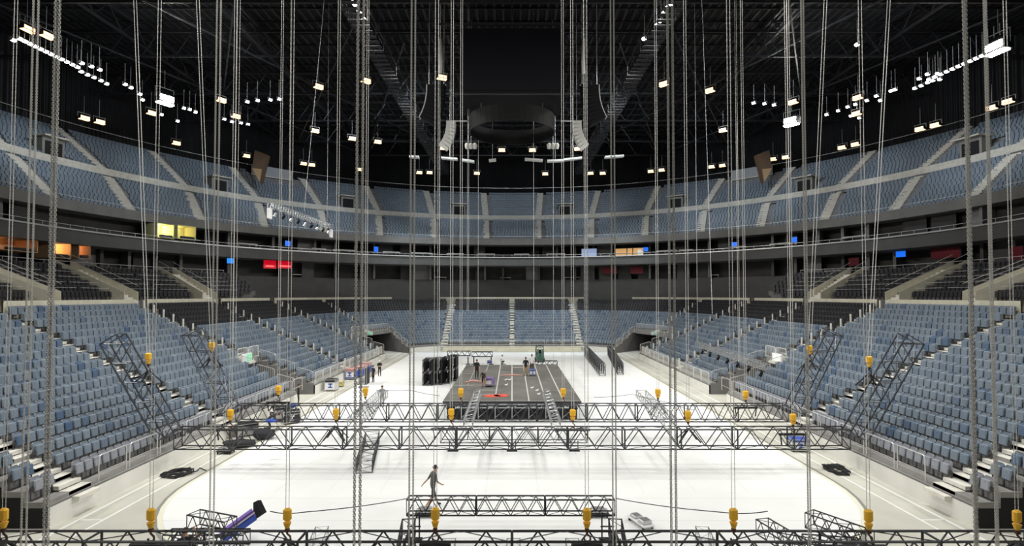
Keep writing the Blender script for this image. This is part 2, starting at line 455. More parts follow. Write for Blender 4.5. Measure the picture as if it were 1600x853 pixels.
# ---- suites: partitions, some solid bays, box ledges
sp = MB()
rr = random.Random(3)
for i, deg in enumerate(range(-24, 206, 4)):
    ph = math.radians(deg)
    for (z0, z1) in ((11.9, 14.35), (14.9, 18.2)):
        if rr.random() < 0.55:
            sp.obox(E(48.8, 50.2, ph, (z0+z1)/2), E(50.4, 53.4, ph, (z0+z1)/2), 0.35, z1-z0, M['suite_grey'] if rr.random() < .6 else M['fascia'])
        if rr.random() < 0.38:
            q = ph+math.radians(4*0.8); f = 0.5+rr.random()*0.4
            A = E(49.6, 51.4, ph, 0); B = E(49.6, 51.4, ph+math.radians(4*f), 0)
            sp.quad(up(A, z0), up(B, z0), up(B, z1), up(A, z1), rr.choice([M['suite_grey'], M['fascia'], M['suite_wall']]))
struct(sp.build('wall_suite_partitions'))

# ---- ceiling and floor
c = MB(); c.box((0, 60, 41.4), (150, 150, 0.4)); struct(c.build('ceiling', M['roof']))
f = MB(); f.box((0, 55, -0.15), (140, 150, 0.3)); struct(f.build('floor', M['apron']))
def rrect(x, y0, y1, r, z):
    pts = []
    for k in range(13):
        t = PI+PI/2*k/12; pts.append(V(-x+r+r*math.cos(t), y0+r+r*math.sin(t), z))
    for k in range(13):
        t = 1.5*PI+PI/2*k/12; pts.append(V(x-r+r*math.cos(t), y0+r+r*math.sin(t), z))
    pts += [V(x, y1, z), V(-x, y1, z)]
    return pts
ic = MB(); p0 = rrect(15.3, 18.2, 85.5, 8.3, 0.0); ic.prism(p0, (0, 0, 0.02)); struct(ic.build('floor_rink', M['ice']))
def band(x0, x1, y0, y1, z, m, nm):
    b_ = MB(); A = rrect(x0, y0, 85.5, 8.3-(15.3-x0), z)[:-2]; B = rrect(x1, y1, 85.5, 8.3-(15.3-x1), z)[:-2]
    A = [V(-x0, 85.5, z)]+A+[V(x0, 85.5, z)]; B = [V(-x1, 85.5, z)]+B+[V(x1, 85.5, z)]
    for i in range(len(A)-1): b_.quad(A[i], A[i+1], B[i+1], B[i])
    struct(b_.build(nm, m))
band(15.3, 15.5, 18.2, 18.0, 0.012, M['yellow_line'], 'trim_rink_yellow')
band(15.5, 15.64, 18.0, 17.86, 0.012, M['grey_line'], 'trim_rink_grey')
ln = MB()
for sx in (-1, 1):
    ln.box((sx*16.35, 50, 0.006), (0.10, 70, 0.012), M['white_line'])
    ln.box((sx*17.35, 50, 0.006), (0.14, 70, 0.012), M['white_line'])
    ln.box((sx*16.85, 22.0, 0.006), (0.9, 0.08, 0.012), M['white_line'])
struct(ln.build('trim_floor_lines'))
# (joints of the floor covering)
M['seam'] = mat('floor_joint', (0.70, 0.71, 0.70), 0.6)
ln2 = MB()
for i in range(28):
    y = 19.5+i*2.4; x = 15.2-(max(0, 26.5-y)**2)/16.6
    ln2.box((0, y, 0.0205), (2*x, 0.03, 0.003))
for i in range(12): ln2.box((-13.2+i*2.4, 55, 0.0205), (0.02, 60, 0.003))
struct(ln2.build('trim_floor_joints', M['seam']))
far = MB()
for k, z in enumerate((0.25, 0.5, 0.75)):
    far.box((0, 87.5-0.35*(2-k)-0.2, z/2), (22+2*0, 0.35+0.001*k, z), M['cream'])
struct(far.build('trim_end_steps'))
# ------------------------------------------------------------------ seats
# local frame: +Y the way the sitter faces, X along the row, Z up from the tread
def seat_back(mb, m, fine=True, w=0.225):
    if fine:
        poly = [(-w, 0.40), (w, 0.40), (w, 0.80), (w-0.02, 0.86), (w-0.07, 0.89), (-w+0.07, 0.89), (-w+0.02, 0.86), (-w, 0.80)]
        n = len(poly)
        fr = [V(x, -0.16-(z-0.4)*0.16, z) for x, z in poly]; bk_ = [V(x*1.0, -0.21-(z-0.4)*0.16, z) for x, z in poly]
        inn = [V(x*0.86, -0.175-(z-0.4)*0.16, 0.645+(z-0.645)*0.86) for x, z in poly]
        mb.add(fr+bk_+inn, [tuple(range(2*n, 3*n))[::-1], tuple(range(n, 2*n))]+[(i, (i+1) % n, 2*n+(i+1) % n, 2*n+i) for i in range(n)]+[(i, n+i, n+(i+1) % n, (i+1) % n) for i in range(n)], m)
    else:
        mb.add([V(-w, -0.16, .40), V(w, -0.16, .40), V(w, -0.225, .85), V(w-.05, -0.235, .89), V(-w+.05, -0.235, .89), V(-w, -0.225, .85),
                V(-w, -0.22, .40), V(w, -0.22, .40), V(w, -0.285, .85), V(w-.05, -0.29, .89), V(-w+.05, -0.29, .89), V(-w, -0.285, .85)],
               [(0, 5, 4, 3, 2, 1), (6, 7, 8, 9, 10, 11), (2, 3, 9, 8), (3, 4, 10, 9), (4, 5, 11, 10), (1, 2, 8, 7), (5, 0, 6, 11)], m)
def seat_pan(mb, m, fine=True, w=0.205):
    if fine:
        R = Matrix.Rotation(math.radians(7), 3, 'X')
        mb.box((0, -0.085, 0.57), (2*w, 0.11, 0.44), m, R, 0.035); mb.box((0.0, -0.038, 0.70), (0.05, 0.014, 0.022), M['alu'])
    else:
        y0, y1 = -0.15, -0.04
        mb.add([V(-w, y1, .34), V(w, y1, .34), V(w, y1-.03, .78), V(-w, y1-.03, .78), V(-w, y0, .34), V(w, y0, .34), V(w, y0-.03, .80), V(-w, y0-.03, .80)],
               [(0, 3, 2, 1), (3, 7, 6, 2), (1, 2, 6, 5), (0, 4, 7, 3), (0, 1, 5, 4)], m)
def seat_bracket(mb, m, fine=True):
    if fine:
        for sx in (-1, 1):
            mb.box((sx*0.235, -0.13, 0.47), (0.022, 0.20, 0.14), m, None, 0.008)
            mb.box((sx*0.235, -0.17, 0.20), (0.03, 0.045, 0.42), m)
        mb.box((0, -0.17, 0.40), (0.44, 0.05, 0.05), m); pass
        mb.box((0, -0.15, 0.012), (0.5, 0.12, 0.024), m)
    else:
        mb.add([V(-.02, -.20, 0), V(.02, -.20, 0), V(.02, -.10, 0), V(-.02, -.10, 0), V(-.02, -.20, .42), V(.02, -.20, .42), V(.02, -.10, .42), V(-.02, -.10, .42)],
               [(0, 1, 5, 4), (1, 2, 6, 5), (2, 3, 7, 6), (3, 0, 4, 7)], m)

SEATS = []       # (pos, facing vec, block info)
def walk_row(n):
    o = n*ROWD+0.50
    ks = [YMIN+0.35]; K = ks[0]
    while K < 204-YMIN-0.3:
        e = 0.01; A, _ = K2(K, o); B, _ = K2(K+e, o); sp_ = (B-A).length/e
        K += 0.505/max(sp_, 0.2)
        ks.append(K)
    return ks, o
def block_name(K, n):
    k = mirror(K); side = 'left' if K < 102 else 'right'
    edges = [YMIN]+SIDE_AISLES
    if k < 74:
        for i in range(len(edges)-1):
            if k < edges[i+1]: return side, i
    return side, 9
for n in range(NROW):
    ks, o = walk_row(n)
    half = [k for k in ks if k < 102]+([YMIN-.3-.505*i for i in range(25)] if n >= 5 else [])
    full = half+[204-k for k in half]
    cnt = {}
    for K in full:
        if in_aisle(n, K) or cut(n, K-0.2) or cut(n, K+0.2): continue
        if mirror(K) > 90.4 and mirror(K) < 91.6: continue
        p, nn = K2(K, o); b = block_name(K, n)
        cnt[b] = cnt.get(b, 0)+1
        SEATS.append((V(p.x, p.y, tz(n)), nn, b, n, cnt[b]-1, 'low'))
# upper tier
for i, (a, b, z, h) in enumerate(UP_ROWS):
    k = i if h == 0 else i-11
    if h == 1 and i == 0: continue
    nx = UP_ROWS[i+1] if i+1 < len(UP_ROWS) and UP_ROWS[i+1][3] == h else (a+.75, b+.75)
    a_, b_ = a+0.30+0.15*(nx[0]-a), b+0.30+0.15*(nx[1]-b)
    ph = math.radians(-25)+random.Random(i).uniform(0, .01)
    while ph < math.radians(205):
        p = E(a_, b_, ph, z); q = E(a_, b_, ph+0.001, z); ds = (q-p).length/0.001
        ph += 0.52/ds
        if any(abs(ph-u)*ds < 0.85 for u in U_AISLES): continue
        if h == 1 and k >= 7 and any(abs(ph-math.radians(90+g_))*ds < 4.7 for g_ in (-45, 45)): continue
        if h == 1 and k in (0, 1, 2, 3) and any(abs(ph-v)*ds < 1.7 for v in U_VOM): continue
        t = (q-p).normalized(); nn = V(-t.y, t.x, 0)   # towards the centre
        pr = proj(p)
        if pr is None or not (-30 < pr[0] < 1630): continue
        SEATS.append((p, nn, ('upper', 0), i, 0, 'up'))
# club tier behind the side rims
CLUB = []
CL_AISLES = [math.radians(x) for x in (-17, 0, 17)]
cl = MB()
for sx in (1, -1):
    for k in range(6):
        R_ = 37.6+0.95*k; z = 8.5+0.52*k
        ps = [math.radians(-30+i*1.5) for i in range(41)]
        for p, q in zip(ps[:-1], ps[1:]):
            A = V(sx*R_*math.cos(p), YC+R_*math.sin(p), z); B = V(sx*R_*math.cos(q), YC+R_*math.sin(q), z)
            C = V(sx*(R_+.95)*math.cos(q), YC+(R_+.95)*math.sin(q), z); D = V(sx*(R_+.95)*math.cos(p), YC+(R_+.95)*math.sin(p), z)
            if abs(A.x) < 33.6 or abs(B.x) < 33.6: continue
            cl.quad(A, B, C, D, M['concrete_d']); cl.quad(up(A, z-.6), up(B, z-.6), B, A, M['concrete_d'])
        ph = math.radians(-29)
        while ph < math.radians(29):
            ph += 0.56/R_
            if any(abs(ph-a)*R_ < 1.1 for a in CL_AISLES): continue
            p = V(sx*(R_+.45)*math.cos(ph), YC+(R_+.45)*math.sin(ph), z)
            if abs(p.x) < 34.2: continue
            pr = proj(p)
            if pr is None or not (-30 < pr[0] < 1630): continue
            nn = V(-sx*math.cos(ph), -math.sin(ph), 0)
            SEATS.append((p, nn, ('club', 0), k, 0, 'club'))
    for a in CL_AISLES:
        d = V(sx*math.cos(a), math.sin(a), 0); t = V(-d.y, d.x, 0)
        for s2 in (-1, 1):
            p0 = V(0, YC, 0)+d*36.9+t*s2*0.95; p1 = V(0, YC, 0)+d*43.6+t*s2*0.95
            w = 0.09*t
            cl.prism([up(p0, 8.0), up(p1, 8.0), up(p1, 12.4), up(p0, 9.3)], w, M['cream'])
            cl.tube(up(p0, 9.9), up(p1, 13.0), 0.03, 4, M['rail'])
        for k in range(12):
            c0 = V(0, YC, 0)+d*(37.1+0.5*k); R = Matrix((t, d, V(0, 0, 1))).transposed()
            cl.box((c0.x, c0.y, 8.3+0.27*k), (1.8, 0.5, 0.4), M['step'], R)
struct(cl.build('floor_tier_club'))
cr = MB()
for sx in (1, -1):
    for k, (R_, z) in enumerate(((44.2, 12.35), (44.25, 12.0))):
        cr.path([V(sx*R_*math.cos(math.radians(x)), YC+R_*math.sin(math.radians(x)), z) for x in range(-28, 29, 2)], 0.035, 4)
    for x in range(-28, 29, 2): cr.tube(V(sx*44.2*math.cos(math.radians(x)), YC+44.2*math.sin(math.radians(x)), 11.3), V(sx*44.2*math.cos(math.radians(x)), YC+44.2*math.sin(math.radians(x)), 12.35), 0.025, 4)
    for k in range(1, 5):     # rails along the club rows
        R_ = 37.6+0.95*k-0.15; z = 8.5+0.52*k+0.62
        for x0, x1 in ((-27, -19), (-15.5, -8), (-7, -1.5), (1.5, 8), (9, 15.2), (18.6, 25)):
            pts = [V(sx*R_*math.cos(math.radians(x0+(x1-x0)*i/6)), YC+R_*math.sin(math.radians(x0+(x1-x0)*i/6)), z) for i in range(7)]
            if min(abs(p.x) for p in pts) < 34: continue
            cr.path(pts, 0.025, 4)
struct(cr.build('trim_club_rail', M['rail']))
fl = MB()
for sx in (1, -1):   # floor strip up to the suite wall behind the club seats
    for x in range(-28, 28, 2):
        a0, a1 = math.radians(x), math.radians(x+2)
        P = lambda R_, a, z: V(sx*R_*math.cos(a), YC+R_*math.sin(a), z)
        fl.quad(P(43.2, a0, 11.2), P(43.2, a1, 11.2), P(49.2, a1, 11.2), P(49.2, a0, 11.2))
struct(fl.build('floor_club_back', M['concrete_d']))

# the 300 seats that show largest are things of their own, the rest one mass
vis = []
for i, s in enumerate(SEATS):
    if s[5] != 'low': continue
    pr = proj(s[0]+V(0, 0, 0.6))
    if pr and 6 < pr[0] < 1594 and 0 < pr[1] < 846: vis.append((pr[2], i))
vis.sort(); near = [i for _, i in vis[:300]]; nearset = set(near)
b0 = MB(); seat_back(b0, None); me_b = b0.mesh('backrest', M['seat_i'])
b0 = MB(); seat_pan(b0, M['seat_i']); me_p = b0.mesh('seat_pan', M['seat_i'])
b0 = MB(); seat_bracket(b0, None); me_k = b0.mesh('seat_bracket', M['seat_grey'])
BLK = {0: 'front corner block', 1: 'nearest full block', 2: 'second full block', 3: 'third block', 4: 'fourth block', 9: 'corner block'}
b0 = MB(); seat_back(b0, None); me_b0 = b0.mesh('backrest', M['seat_p'])
b0 = MB(); seat_pan(b0, M['seat_p']); me_p0 = b0.mesh('seat_pan', M['seat_p'])
for i in near:
    p, nn, (side, bk_), n, k, _ = SEATS[i]
    rz = math.atan2(nn.y, nn.x)-PI/2
    r = empty('stadium_seat', p, f'{"pale grey" if n == 0 else "blue"} folding seat, {side} stand, {BLK[bk_]}, {ordn(n)} row up, {ordn(k)} from near end', 'seat', 'folding seats in the lower stands', rz)
    for nm, me in (('backrest', me_b if n else me_b0), ('seat_pan', me_p if n else me_p0), ('seat_bracket', me_k)):
        c = bpy.data.objects.new(nm, me); COL.objects.link(c); c.parent = r
mass = MB(); rs = random.Random(11)
base = MB(); mat_seat = M['seat_m']
seat_back(base, M['seat_m'], False); seat_pan(base, M['seat_m'], False); seat_bracket(base, M['seat_grey'], False)
bv = [V(*x) for x in base.v]; nb_ = len(bv)
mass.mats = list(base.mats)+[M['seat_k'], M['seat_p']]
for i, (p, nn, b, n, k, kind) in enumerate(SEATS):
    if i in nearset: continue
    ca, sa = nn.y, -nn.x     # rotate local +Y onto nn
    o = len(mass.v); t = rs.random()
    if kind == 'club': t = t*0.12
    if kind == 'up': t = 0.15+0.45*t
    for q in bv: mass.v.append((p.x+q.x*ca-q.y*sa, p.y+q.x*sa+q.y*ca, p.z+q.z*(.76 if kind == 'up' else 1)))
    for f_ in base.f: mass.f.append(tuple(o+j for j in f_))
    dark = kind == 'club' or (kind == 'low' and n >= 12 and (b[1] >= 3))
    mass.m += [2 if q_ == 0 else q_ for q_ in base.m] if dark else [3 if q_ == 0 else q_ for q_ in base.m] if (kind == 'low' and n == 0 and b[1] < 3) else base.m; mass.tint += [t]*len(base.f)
tag(mass.build('stadium_seat'), 'all the other folded blue seats filling the far rows and the upper tier', 'seat', 'folding seats in the lower stands', 'stuff')
# ------------------------------------------------------------------ rails and posts on the tiers
def hoop(w, h, bars=0, r=0.028, vert=0):
    mb = MB(); q = 0.14
    pts = [V(-w/2, 0, 0), V(-w/2, 0, h-q), V(-w/2+q*.3, 0, h-q*.3), V(-w/2+q, 0, h), V(w/2-q, 0, h), V(w/2-q*.3, 0, h-q*.3), V(w/2, 0, h-q), V(w/2, 0, 0)]
    mb.path(pts, r, 6)
    return mb
def rail_thing(name, p, q, h, label, m, vert=0.0, group=None, kick=False):
    p = Vector(p); q = Vector(q); L = (q-p).length; d = (q-p)/L
    base = (p+q)/2; base.z = min(p.z, q.z)
    o = empty(name, base, label, 'railing', group)
    fr = MB(); c = 0.14
    a = p-base; b = q-base; U = V(0, 0, 1)
    fr.path([a, a+U*(h-c), a+U*(h-c*.3)+d*c*.3, a+U*h+d*c, b+U*h-d*c, b+U*(h-c*.3)-d*c*.3, b+U*(h-c), b], 0.026, 6)
    fr.build('rail_frame', m, o)
    inf = MB()
    if vert:
        inf.tube(a+U*.12, b+U*.12, 0.015, 4); n = max(2, int(L/vert))
        for i in range(1, n): x = a+d*(L*i/n); inf.tube(x+U*.12, x+U*(h-.02), 0.011, 4)
    else:
        for z in (0.42,): inf.tube(a+U*z, b+U*z, 0.015, 4)
    inf.build('rail_infill', m, o)
    return o
for sx, sd in ((-1, 'left'), (1, 'right')):
    y = 23.9; i = 0
    while y < 45.0:
        L = 2.0 if i % 3 else 1.7
        rail_thing('guard_rail', (sx*18.0, y, 0.86), (sx*18.0, y+L, 0.86), 1.15, f'grey hoop rail on {sd} rink wall before the first tunnel, {ordn(i)} from near end', M['rail'], 0, 'hoop rails along the rink wall')
        y += L+0.22; i += 1
    y = 49.9; i = 0
    while y < 75.6:
        L = 2.05
        rail_thing('barrier_panel', (sx*18.0, y, 0.86), (sx*18.0, y+L, 0.86), 1.05, f'white barred barrier on {sd} rink wall beyond the tunnel, {ordn(i)} from tunnel', M['rail_w'], 0.13, 'white barriers along the rink wall')
        y += L+0.1; i += 1
    for j, y in enumerate((45.5, 49.7)):          # tunnel side rails stepping up the rows
        w = 'near' if j == 0 else 'far'
        for k in range(3):
            n0 = k*2
            rail_thing('tunnel_rail', (sx*(18.1+n0*ROWD), y, tz(n0)), (sx*(18.0+(n0+1.85)*ROWD), y, tz(n0+1)), 1.05, f'slanting rail on {w} side of {sd} tunnel mouth, {ordn(k)} step up', M['rail'], 0.16, 'rails around the tunnel mouths')
    for k in range(2):
        rail_thing('tunnel_rail', (sx*22.98, 45.7+k*1.95, 3.42), (sx*22.98, 47.5+k*1.95, 3.42), 1.05, f'level rail above {sd} tunnel mouth, {"nearer" if k == 0 else "farther"} half', M['rail_w'], 0.16, 'rails around the tunnel mouths')
    for j, k in enumerate((76.75, 83.25)):
        w = 'side-stand' if j == 0 else 'end-stand'
        for q in range(3):
            A, _ = K2(k, q*2*ROWD+.1); B, _ = K2(k, (q*2+1.9)*ROWD)
            rail_thing('tunnel_rail', (sx*-A.x, A.y, tz(q*2)), (sx*-B.x, B.y, tz(q*2+1)), 1.05, f'rail on {w} flank of far {sd} corner tunnel, {ordn(q)} step up', M['rail_w'], 0.16, 'rails around the tunnel mouths')
    A, _ = K2(77, 4.95); B, _ = K2(80, 4.95); C, _ = K2(83, 4.95)
    for q, (P, Q) in enumerate(((A, B), (B, C))):
        rail_thing('tunnel_rail', (sx*-P.x, P.y, 3.42), (sx*-Q.x, Q.y, 3.42), 1.05, f'level rail over far {sd} corner tunnel, {"side" if q == 0 else "end"} half', M['rail_w'], 0.16, 'rails around the tunnel mouths')
for i in range(8):
    x = -10.4+i*2.65
    rail_thing('barrier_panel', (x, 87.95, 0.86), (x+2.4, 87.95, 0.86), 0.85, f'white barrier in front of the end stand, {ordn(i)} from left', M['rail_w'], 0.2, 'white barriers along the rink wall')
# aisle posts
def post_mesh():
    mb = MB(); mb.box((0, 0, 0.58), (0.12, 0.12, 1.16), None, None, 0.02); return mb.mesh('handrail_post', M['rail_w'])
pm = post_mesh()
for sx, sd in ((-1, 'left'), (1, 'right')):
    for a, rows, nm in ((47.7, range(8, 17), 'aisle over the tunnel'), (60.0, range(0, 16), 'middle aisle'), (74.0, range(0, 17), 'aisle before the far corner')):
        for n in rows:
            o = bpy.data.objects.new('handrail_post', pm); COL.objects.link(o); o.location = (sx*(18.15+n*ROWD), a-0.72, tz(n))
            tag(o, f'pale aisle post, {sd} stand, {nm}, {ordn(n)} row up', 'post', 'posts up the stand aisles')
    for n in range(7, 15):
        p, nn = K2(80.3, n*ROWD+.2); t = V(-nn.y, nn.x, 0)
        p = p-t*0.7
        o = bpy.data.objects.new('handrail_post', pm); COL.objects.link(o); o.location = (sx*-p.x, p.y, tz(n))
        tag(o, f'pale aisle post above far {sd} corner tunnel, {ordn(n)} row up', 'post', 'posts up the stand aisles')
# exit signs over the tunnels
for sx, sd in ((-1, 'left'), (1, 'right')):
    o = empty('exit_sign', (sx*22.85, 47.0, 3.25), ('green pictogram exit sign' if sx < 0 else 'pale lit exit sign')+f' above the {sd} tunnel mouth', 'sign')
    b = MB(); b.box((0, 0, 0.35), (0.14, 1.7, 0.75), None, None, 0.02); b.build('sign_box', M['white'], o)
    b = MB(); b.box((-sx*0.075, 0.3 if sx < 0 else 0.0, 0.36), (0.02, 0.75 if sx < 0 else 1.3, 0.6)); pn = b.build('sign_face', M['exit_green'] if sx < 0 else M['exit_white'], o)
    if sx < 0:
        b = MB(); x = 0.09
        b.box((x, 0.3, 0.58), (0.01, 0.1, 0.1)); b.obox((x, 0.3, 0.52), (x, 0.24, 0.3), 0.08, 0.01, None, V(1, 0, 0)); b.obox((x, 0.24, 0.3), (x, 0.42, 0.14), 0.05, 0.01, None, V(1, 0, 0)); b.obox((x, 0.26, 0.32), (x, 0.12, 0.16), 0.05, 0.01, None, V(1, 0, 0)); b.obox((x, 0.3, 0.48), (x, 0.48, 0.4), 0.05, 0.01, None, V(1, 0, 0))
        b.build('running_figure', M['white'], pn)
for sx, sd in ((-1, 'left'), (1, 'right')):
    p, nn = K2(80, 4.7)
    o = empty('exit_sign', (sx*-p.x, p.y, 2.95), f'small pale exit sign over the far {sd} corner tunnel', 'sign', None, -sx*math.radians(-35))
    b = MB(); b.box((0, 0, 0.25), (1.3, 0.14, 0.5), None, None, 0.02); b.build('sign_box', M['white'], o)
    b = MB(); b.box((0.2, -0.08, 0.25), (0.5, 0.02, 0.36)); b.build('sign_face', M['exit_green'], o)

# ------------------------------------------------------------------ suite fittings
rr = random.Random(9)
cnt = 0
for i, px in enumerate((390, 475, 500, 540, 580, 613, 660, 690, 712, 760, 790, 815, 868, 893, 1040, 1070, 1105, 1150, 1215, 1290, 1330)):
    ph0 = None
    # ledge of a suite counter on the fascia, at the bearing of px
    u = (px-CX)/F
    A_ = u*u+1; B_ = -2*YC; C_ = YC*YC-45.9**2
    Y = (-B_+math.sqrt(B_*B_-4*A_*C_))/(2*A_); X = u*Y; ph = math.atan2(Y-YC, X)
    lo = (i*7) % 3 == 1
    z = 16.05 if not lo else 11.95
    R_ = 46.6 if not lo else 49.5
    o = empty('counter', E(R_, R_ if not lo else 52.2, ph, z), f'white counter at a {"lower" if lo else "upper"} suite, {ordn(cnt)} of the suite counters from left', 'counter', 'white suite counters', ph-PI/2)
    b = MB(); w = rr.uniform(2.0, 4.0); b.box((0, 0, 0.42), (w, 0.4, 0.09), None, None, 0.02); b.build('counter_top', M['ledge'], o)
    b = MB(); b.box((-w/2+.1, 0, 0.2), (0.08, 0.35, 0.42)); b.box((w/2-.1, 0, 0.2), (0.08, 0.35, 0.42)); b.build('counter_support', M['fascia_l'], o); cnt += 1
def wall_at(px, py, R_=(50.2, 53.2)):
    u = (px-CX)/F; a, b = R_
    # (uY/a)^2+((Y-YC)/b)^2=1
    A_ = (u/a)**2+1/b**2; B_ = -2*YC/b**2; C_ = (YC/b)**2-1
    Y = (-B_+math.sqrt(B_*B_-4*A_*C_))/(2*A_); p = at_y(px, py, Y); return p, math.atan2(p.y-YC, p.x)
def panel(name, px0, py0, px1, py1, m, label, cat, R_=(48.3, 49.7), frame=True, deep=0.12):
    p, ph = wall_at((px0+px1)/2, (py0+py1)/2, R_); a, _ = wall_at(px0, (py0+py1)/2, R_); b, _ = wall_at(px1, (py0+py1)/2, R_)
    w = (b-a).length; h = (py1-py0)/F*p.y
    t = (b-a).normalized()
    o = empty(name, p-V(0, 0, h/2), label, cat, None, math.atan2(t.y, t.x))
    q = MB(); q.box((0, 0, h/2), (w, deep, h), None, None, 0.02); q.build('casing', M['blackp'], o)
    q = MB(); q.box((0, -deep/2-0.008, h/2), (w*0.94, 0.016, h*0.9)); q.build('screen', m, o)
    return o, w, h
panel('television', 354, 402, 365, 412, M['screen_cyan'], 'glowing light blue screen in the left lower suites', 'screen')
panel('television', 445, 376, 454, 385, M['screen_blue'], 'small blue screen in left upper suites above the red panels', 'screen')
panel('television', 584, 385, 591, 394, M['screen_blue'], 'tiny blue screen in upper suites left of the centre', 'screen')
panel('television', 1005, 386, 1013, 393, M['screen_blue'], 'tiny blue screen right of the orange lit office', 'screen')
panel('television', 1143, 378, 1152, 386, M['screen_blue'], 'small blue screen in upper suites right of centre', 'screen')
panel('television', 1237, 370, 1246, 379, M['screen_blue'], 'bright blue screen in the right upper suites', 'screen')
panel('television', 1400, 392, 1416, 402, M['screen_blue'], 'wide blue screen in the right lower suites', 'screen')
o, w, h = panel('illuminated_panel', 411, 406, 432, 420, M['screen_red'], 'dark red lit panel in left lower suites, left one', 'panel')
b = MB(); b.box((0, -0.09, h*0.3), (w*0.6, 0.02, h*0.12)); b.build('light_strip', M['strip_red'], o)
o, w, h = panel('illuminated_panel', 433, 406, 456, 420, M['screen_red'], 'dark red lit panel in left lower suites, right one', 'panel')
b = MB(); b.box((0.1, -0.09, h*0.3), (w*0.75, 0.02, h*0.12)); b.build('light_strip', M['strip_red'], o)
for i, (x0, y0, x1, y1, lb) in enumerate(((1326, 402, 1343, 416, 'narrow dark red panel in the right lower suites, beside the wide blue screen'), (1454, 386, 1502, 404, 'widest dark red panel in the right lower suites'), (1580, 384, 1600, 410, 'dark red panel at the right edge of lower suites'), (985, 416, 1005, 428, 'dim red panel under the orange lit office'), (940, 417, 965, 428, 'dim red panel under the pale lit window'))):
    panel('wall_panel', x0, y0, x1, y1, M['maroon'], lb, 'panel')
# pale lit window, orange office
o, w, h = panel('suite_window', 908, 388, 933, 401, M['window_lit'], 'pale blue lit window of a suite left of the orange office', 'window')
o, w, h = panel('suite_office', 960, 387, 1007, 407, M['office_lit'], 'orange lit office window in the far upper suites', 'window')
b = MB()
for x in (-.5, -.08, .12, .5): b.box((x*w*.95, -0.09, h/2), (0.14, 0.06, h), None)
b.box((0, -0.09, h*0.55), (w, 0.06, 0.1)); b.build('mullion', M['brown'], o)
b = MB(); b.box((w*0.33, -0.10, h*0.55), (w*0.10, 0.03, h*0.55)); b.box((w*0.33+.5, -0.10, h*0.5), (w*0.05, 0.03, h*0.4)); b.build('bright_pane', M['exit_white'], o)
# lit rooms on the left: open niches with a lamp inside
def niche(name, px0, py0, px1, py1, R_, m, label, lcol, power):
    p, ph = wall_at((px0+px1)/2, (py0+py1)/2, R_); a, _ = wall_at(px0, (py0+py1)/2, R_); b, _ = wall_at(px1, (py0+py1)/2, R_)
    w = (b-a).length; h = (py1-py0)/F*p.y; t = (b-a).normalized()
    o = empty(name, p-V(0, 0, h/2), label, 'suite', None, math.atan2(t.y, t.x))
    q = MB(); D = 2.2
    q.box((0, D, h/2), (w, 0.08, h)); q.box((-w/2, D/2, h/2), (0.08, D, h)); q.box((w/2, D/2, h/2), (0.08, D, h)); q.box((0, D/2, 0), (w, D, 0.06)); q.box((0, D/2, h), (w, D, 0.06))
    q.build('room_lining', m, o)
    q = MB(); q.lathe([(0.05, -0.1), (0.16, -0.02), (0.16, 0.0), (0.05, 0.02)], 12, None, V(-w*0.15, D-0.45, h-0.12)); q.build('ceiling_lamp', M['warm'], o)
    q = MB(); q.box((w*0.1, 0.3, h*0.12), (w*0.7, 0.4, h*0.22), None, None, 0.05); q.build('sofa', M['cl_dark'], o)
    L = bpy.data.lights.new('room_light', 'POINT'); L.energy = power; L.color = lcol; L.shadow_soft_size = 0.1
    lo = bpy.data.objects.new('room_light', L); COL.objects.link(lo); lo.parent = o; lo.location = (-w*0.15, D-0.5, h-0.35)
    return o
niche('suite_room', 84, 376, 111, 403, (46.4, 46.6), M['warm_room'], 'orange lit suite room at left, bright lamp on its wall', (1, 0.62, 0.28), 170)
niche('suite_room', 124, 380, 141, 404, (46.4, 46.6), M['warm_room'], 'smaller dim orange suite room right of the bright one', (1, 0.5, 0.25), 40)
niche('suite_room', 0, 369, 60, 392, (46.4, 46.6), M['warm_room'], 'dark suite with an orange lit ceiling at the left edge', (1, 0.42, 0.15), 30)
niche('suite_room', 246, 350, 272, 372, (46.6, 46.8), M['yellow_room'], 'bright yellow lit suite under the left upper tier', (1.0, 0.93, 0.45), 330)
niche('suite_room', 278, 353, 306, 374, (46.6, 46.8), M['yellow_room'], 'dimmer yellow suite with dark furniture beside the bright one', (1.0, 0.85, 0.45), 60)
# milky glazed boxes at the top of the upper tier, wedge boards beside
for sx, sd in ((-1, 'left'), (1, 'right')):
    p = E(61.5, 64.2, math.radians(90-sx*45)-.02, 30.3); q = E(61.5, 64.2, math.radians(90-sx*45)+.02, 30.3)
    if sx < 0: p, q = q, p
    if p.x > q.x: p, q = q, p
    o = empty('camera_platform', (p+q)/2, f'pale glazed camera platform on top of the {sd} upper tier', 'platform', None, math.atan2((q-p).y, (q-p).x))
    w = 7.4
    b = MB(); b.box((0, 0, 1.0), (w, 0.06, 1.7)); b.build('glass_front', M['glassy'], o)
    b = MB(); b.box((0, 0.9, 0.05), (w, 2.0, 0.2)); b.build('deck', M['step_u'], o)
    p = at_y(800+sx*394, 285, 90)
    o = empty('acoustic_wedge', p, f'brown wedge shaped board hanging over {sd} upper tier', 'panel', None, 0)
    b = MB(); b.prism([(0, 0, 0), (sx*-0.9, 0.6, 4.8), (sx*1.2, 0.6, 5.6), (sx*1.3, 0, 2.4)], (0, 1.2, 0)); b.build('board', M['brown'], o)
    b = MB(); b.prism([(0, -0.05, 0), (sx*1.3, -0.05, 2.4), (sx*-0.3, -0.05, 2.2)], (0, 0.04, 0)); b.build('lower_facet', M['warm_room'], o)
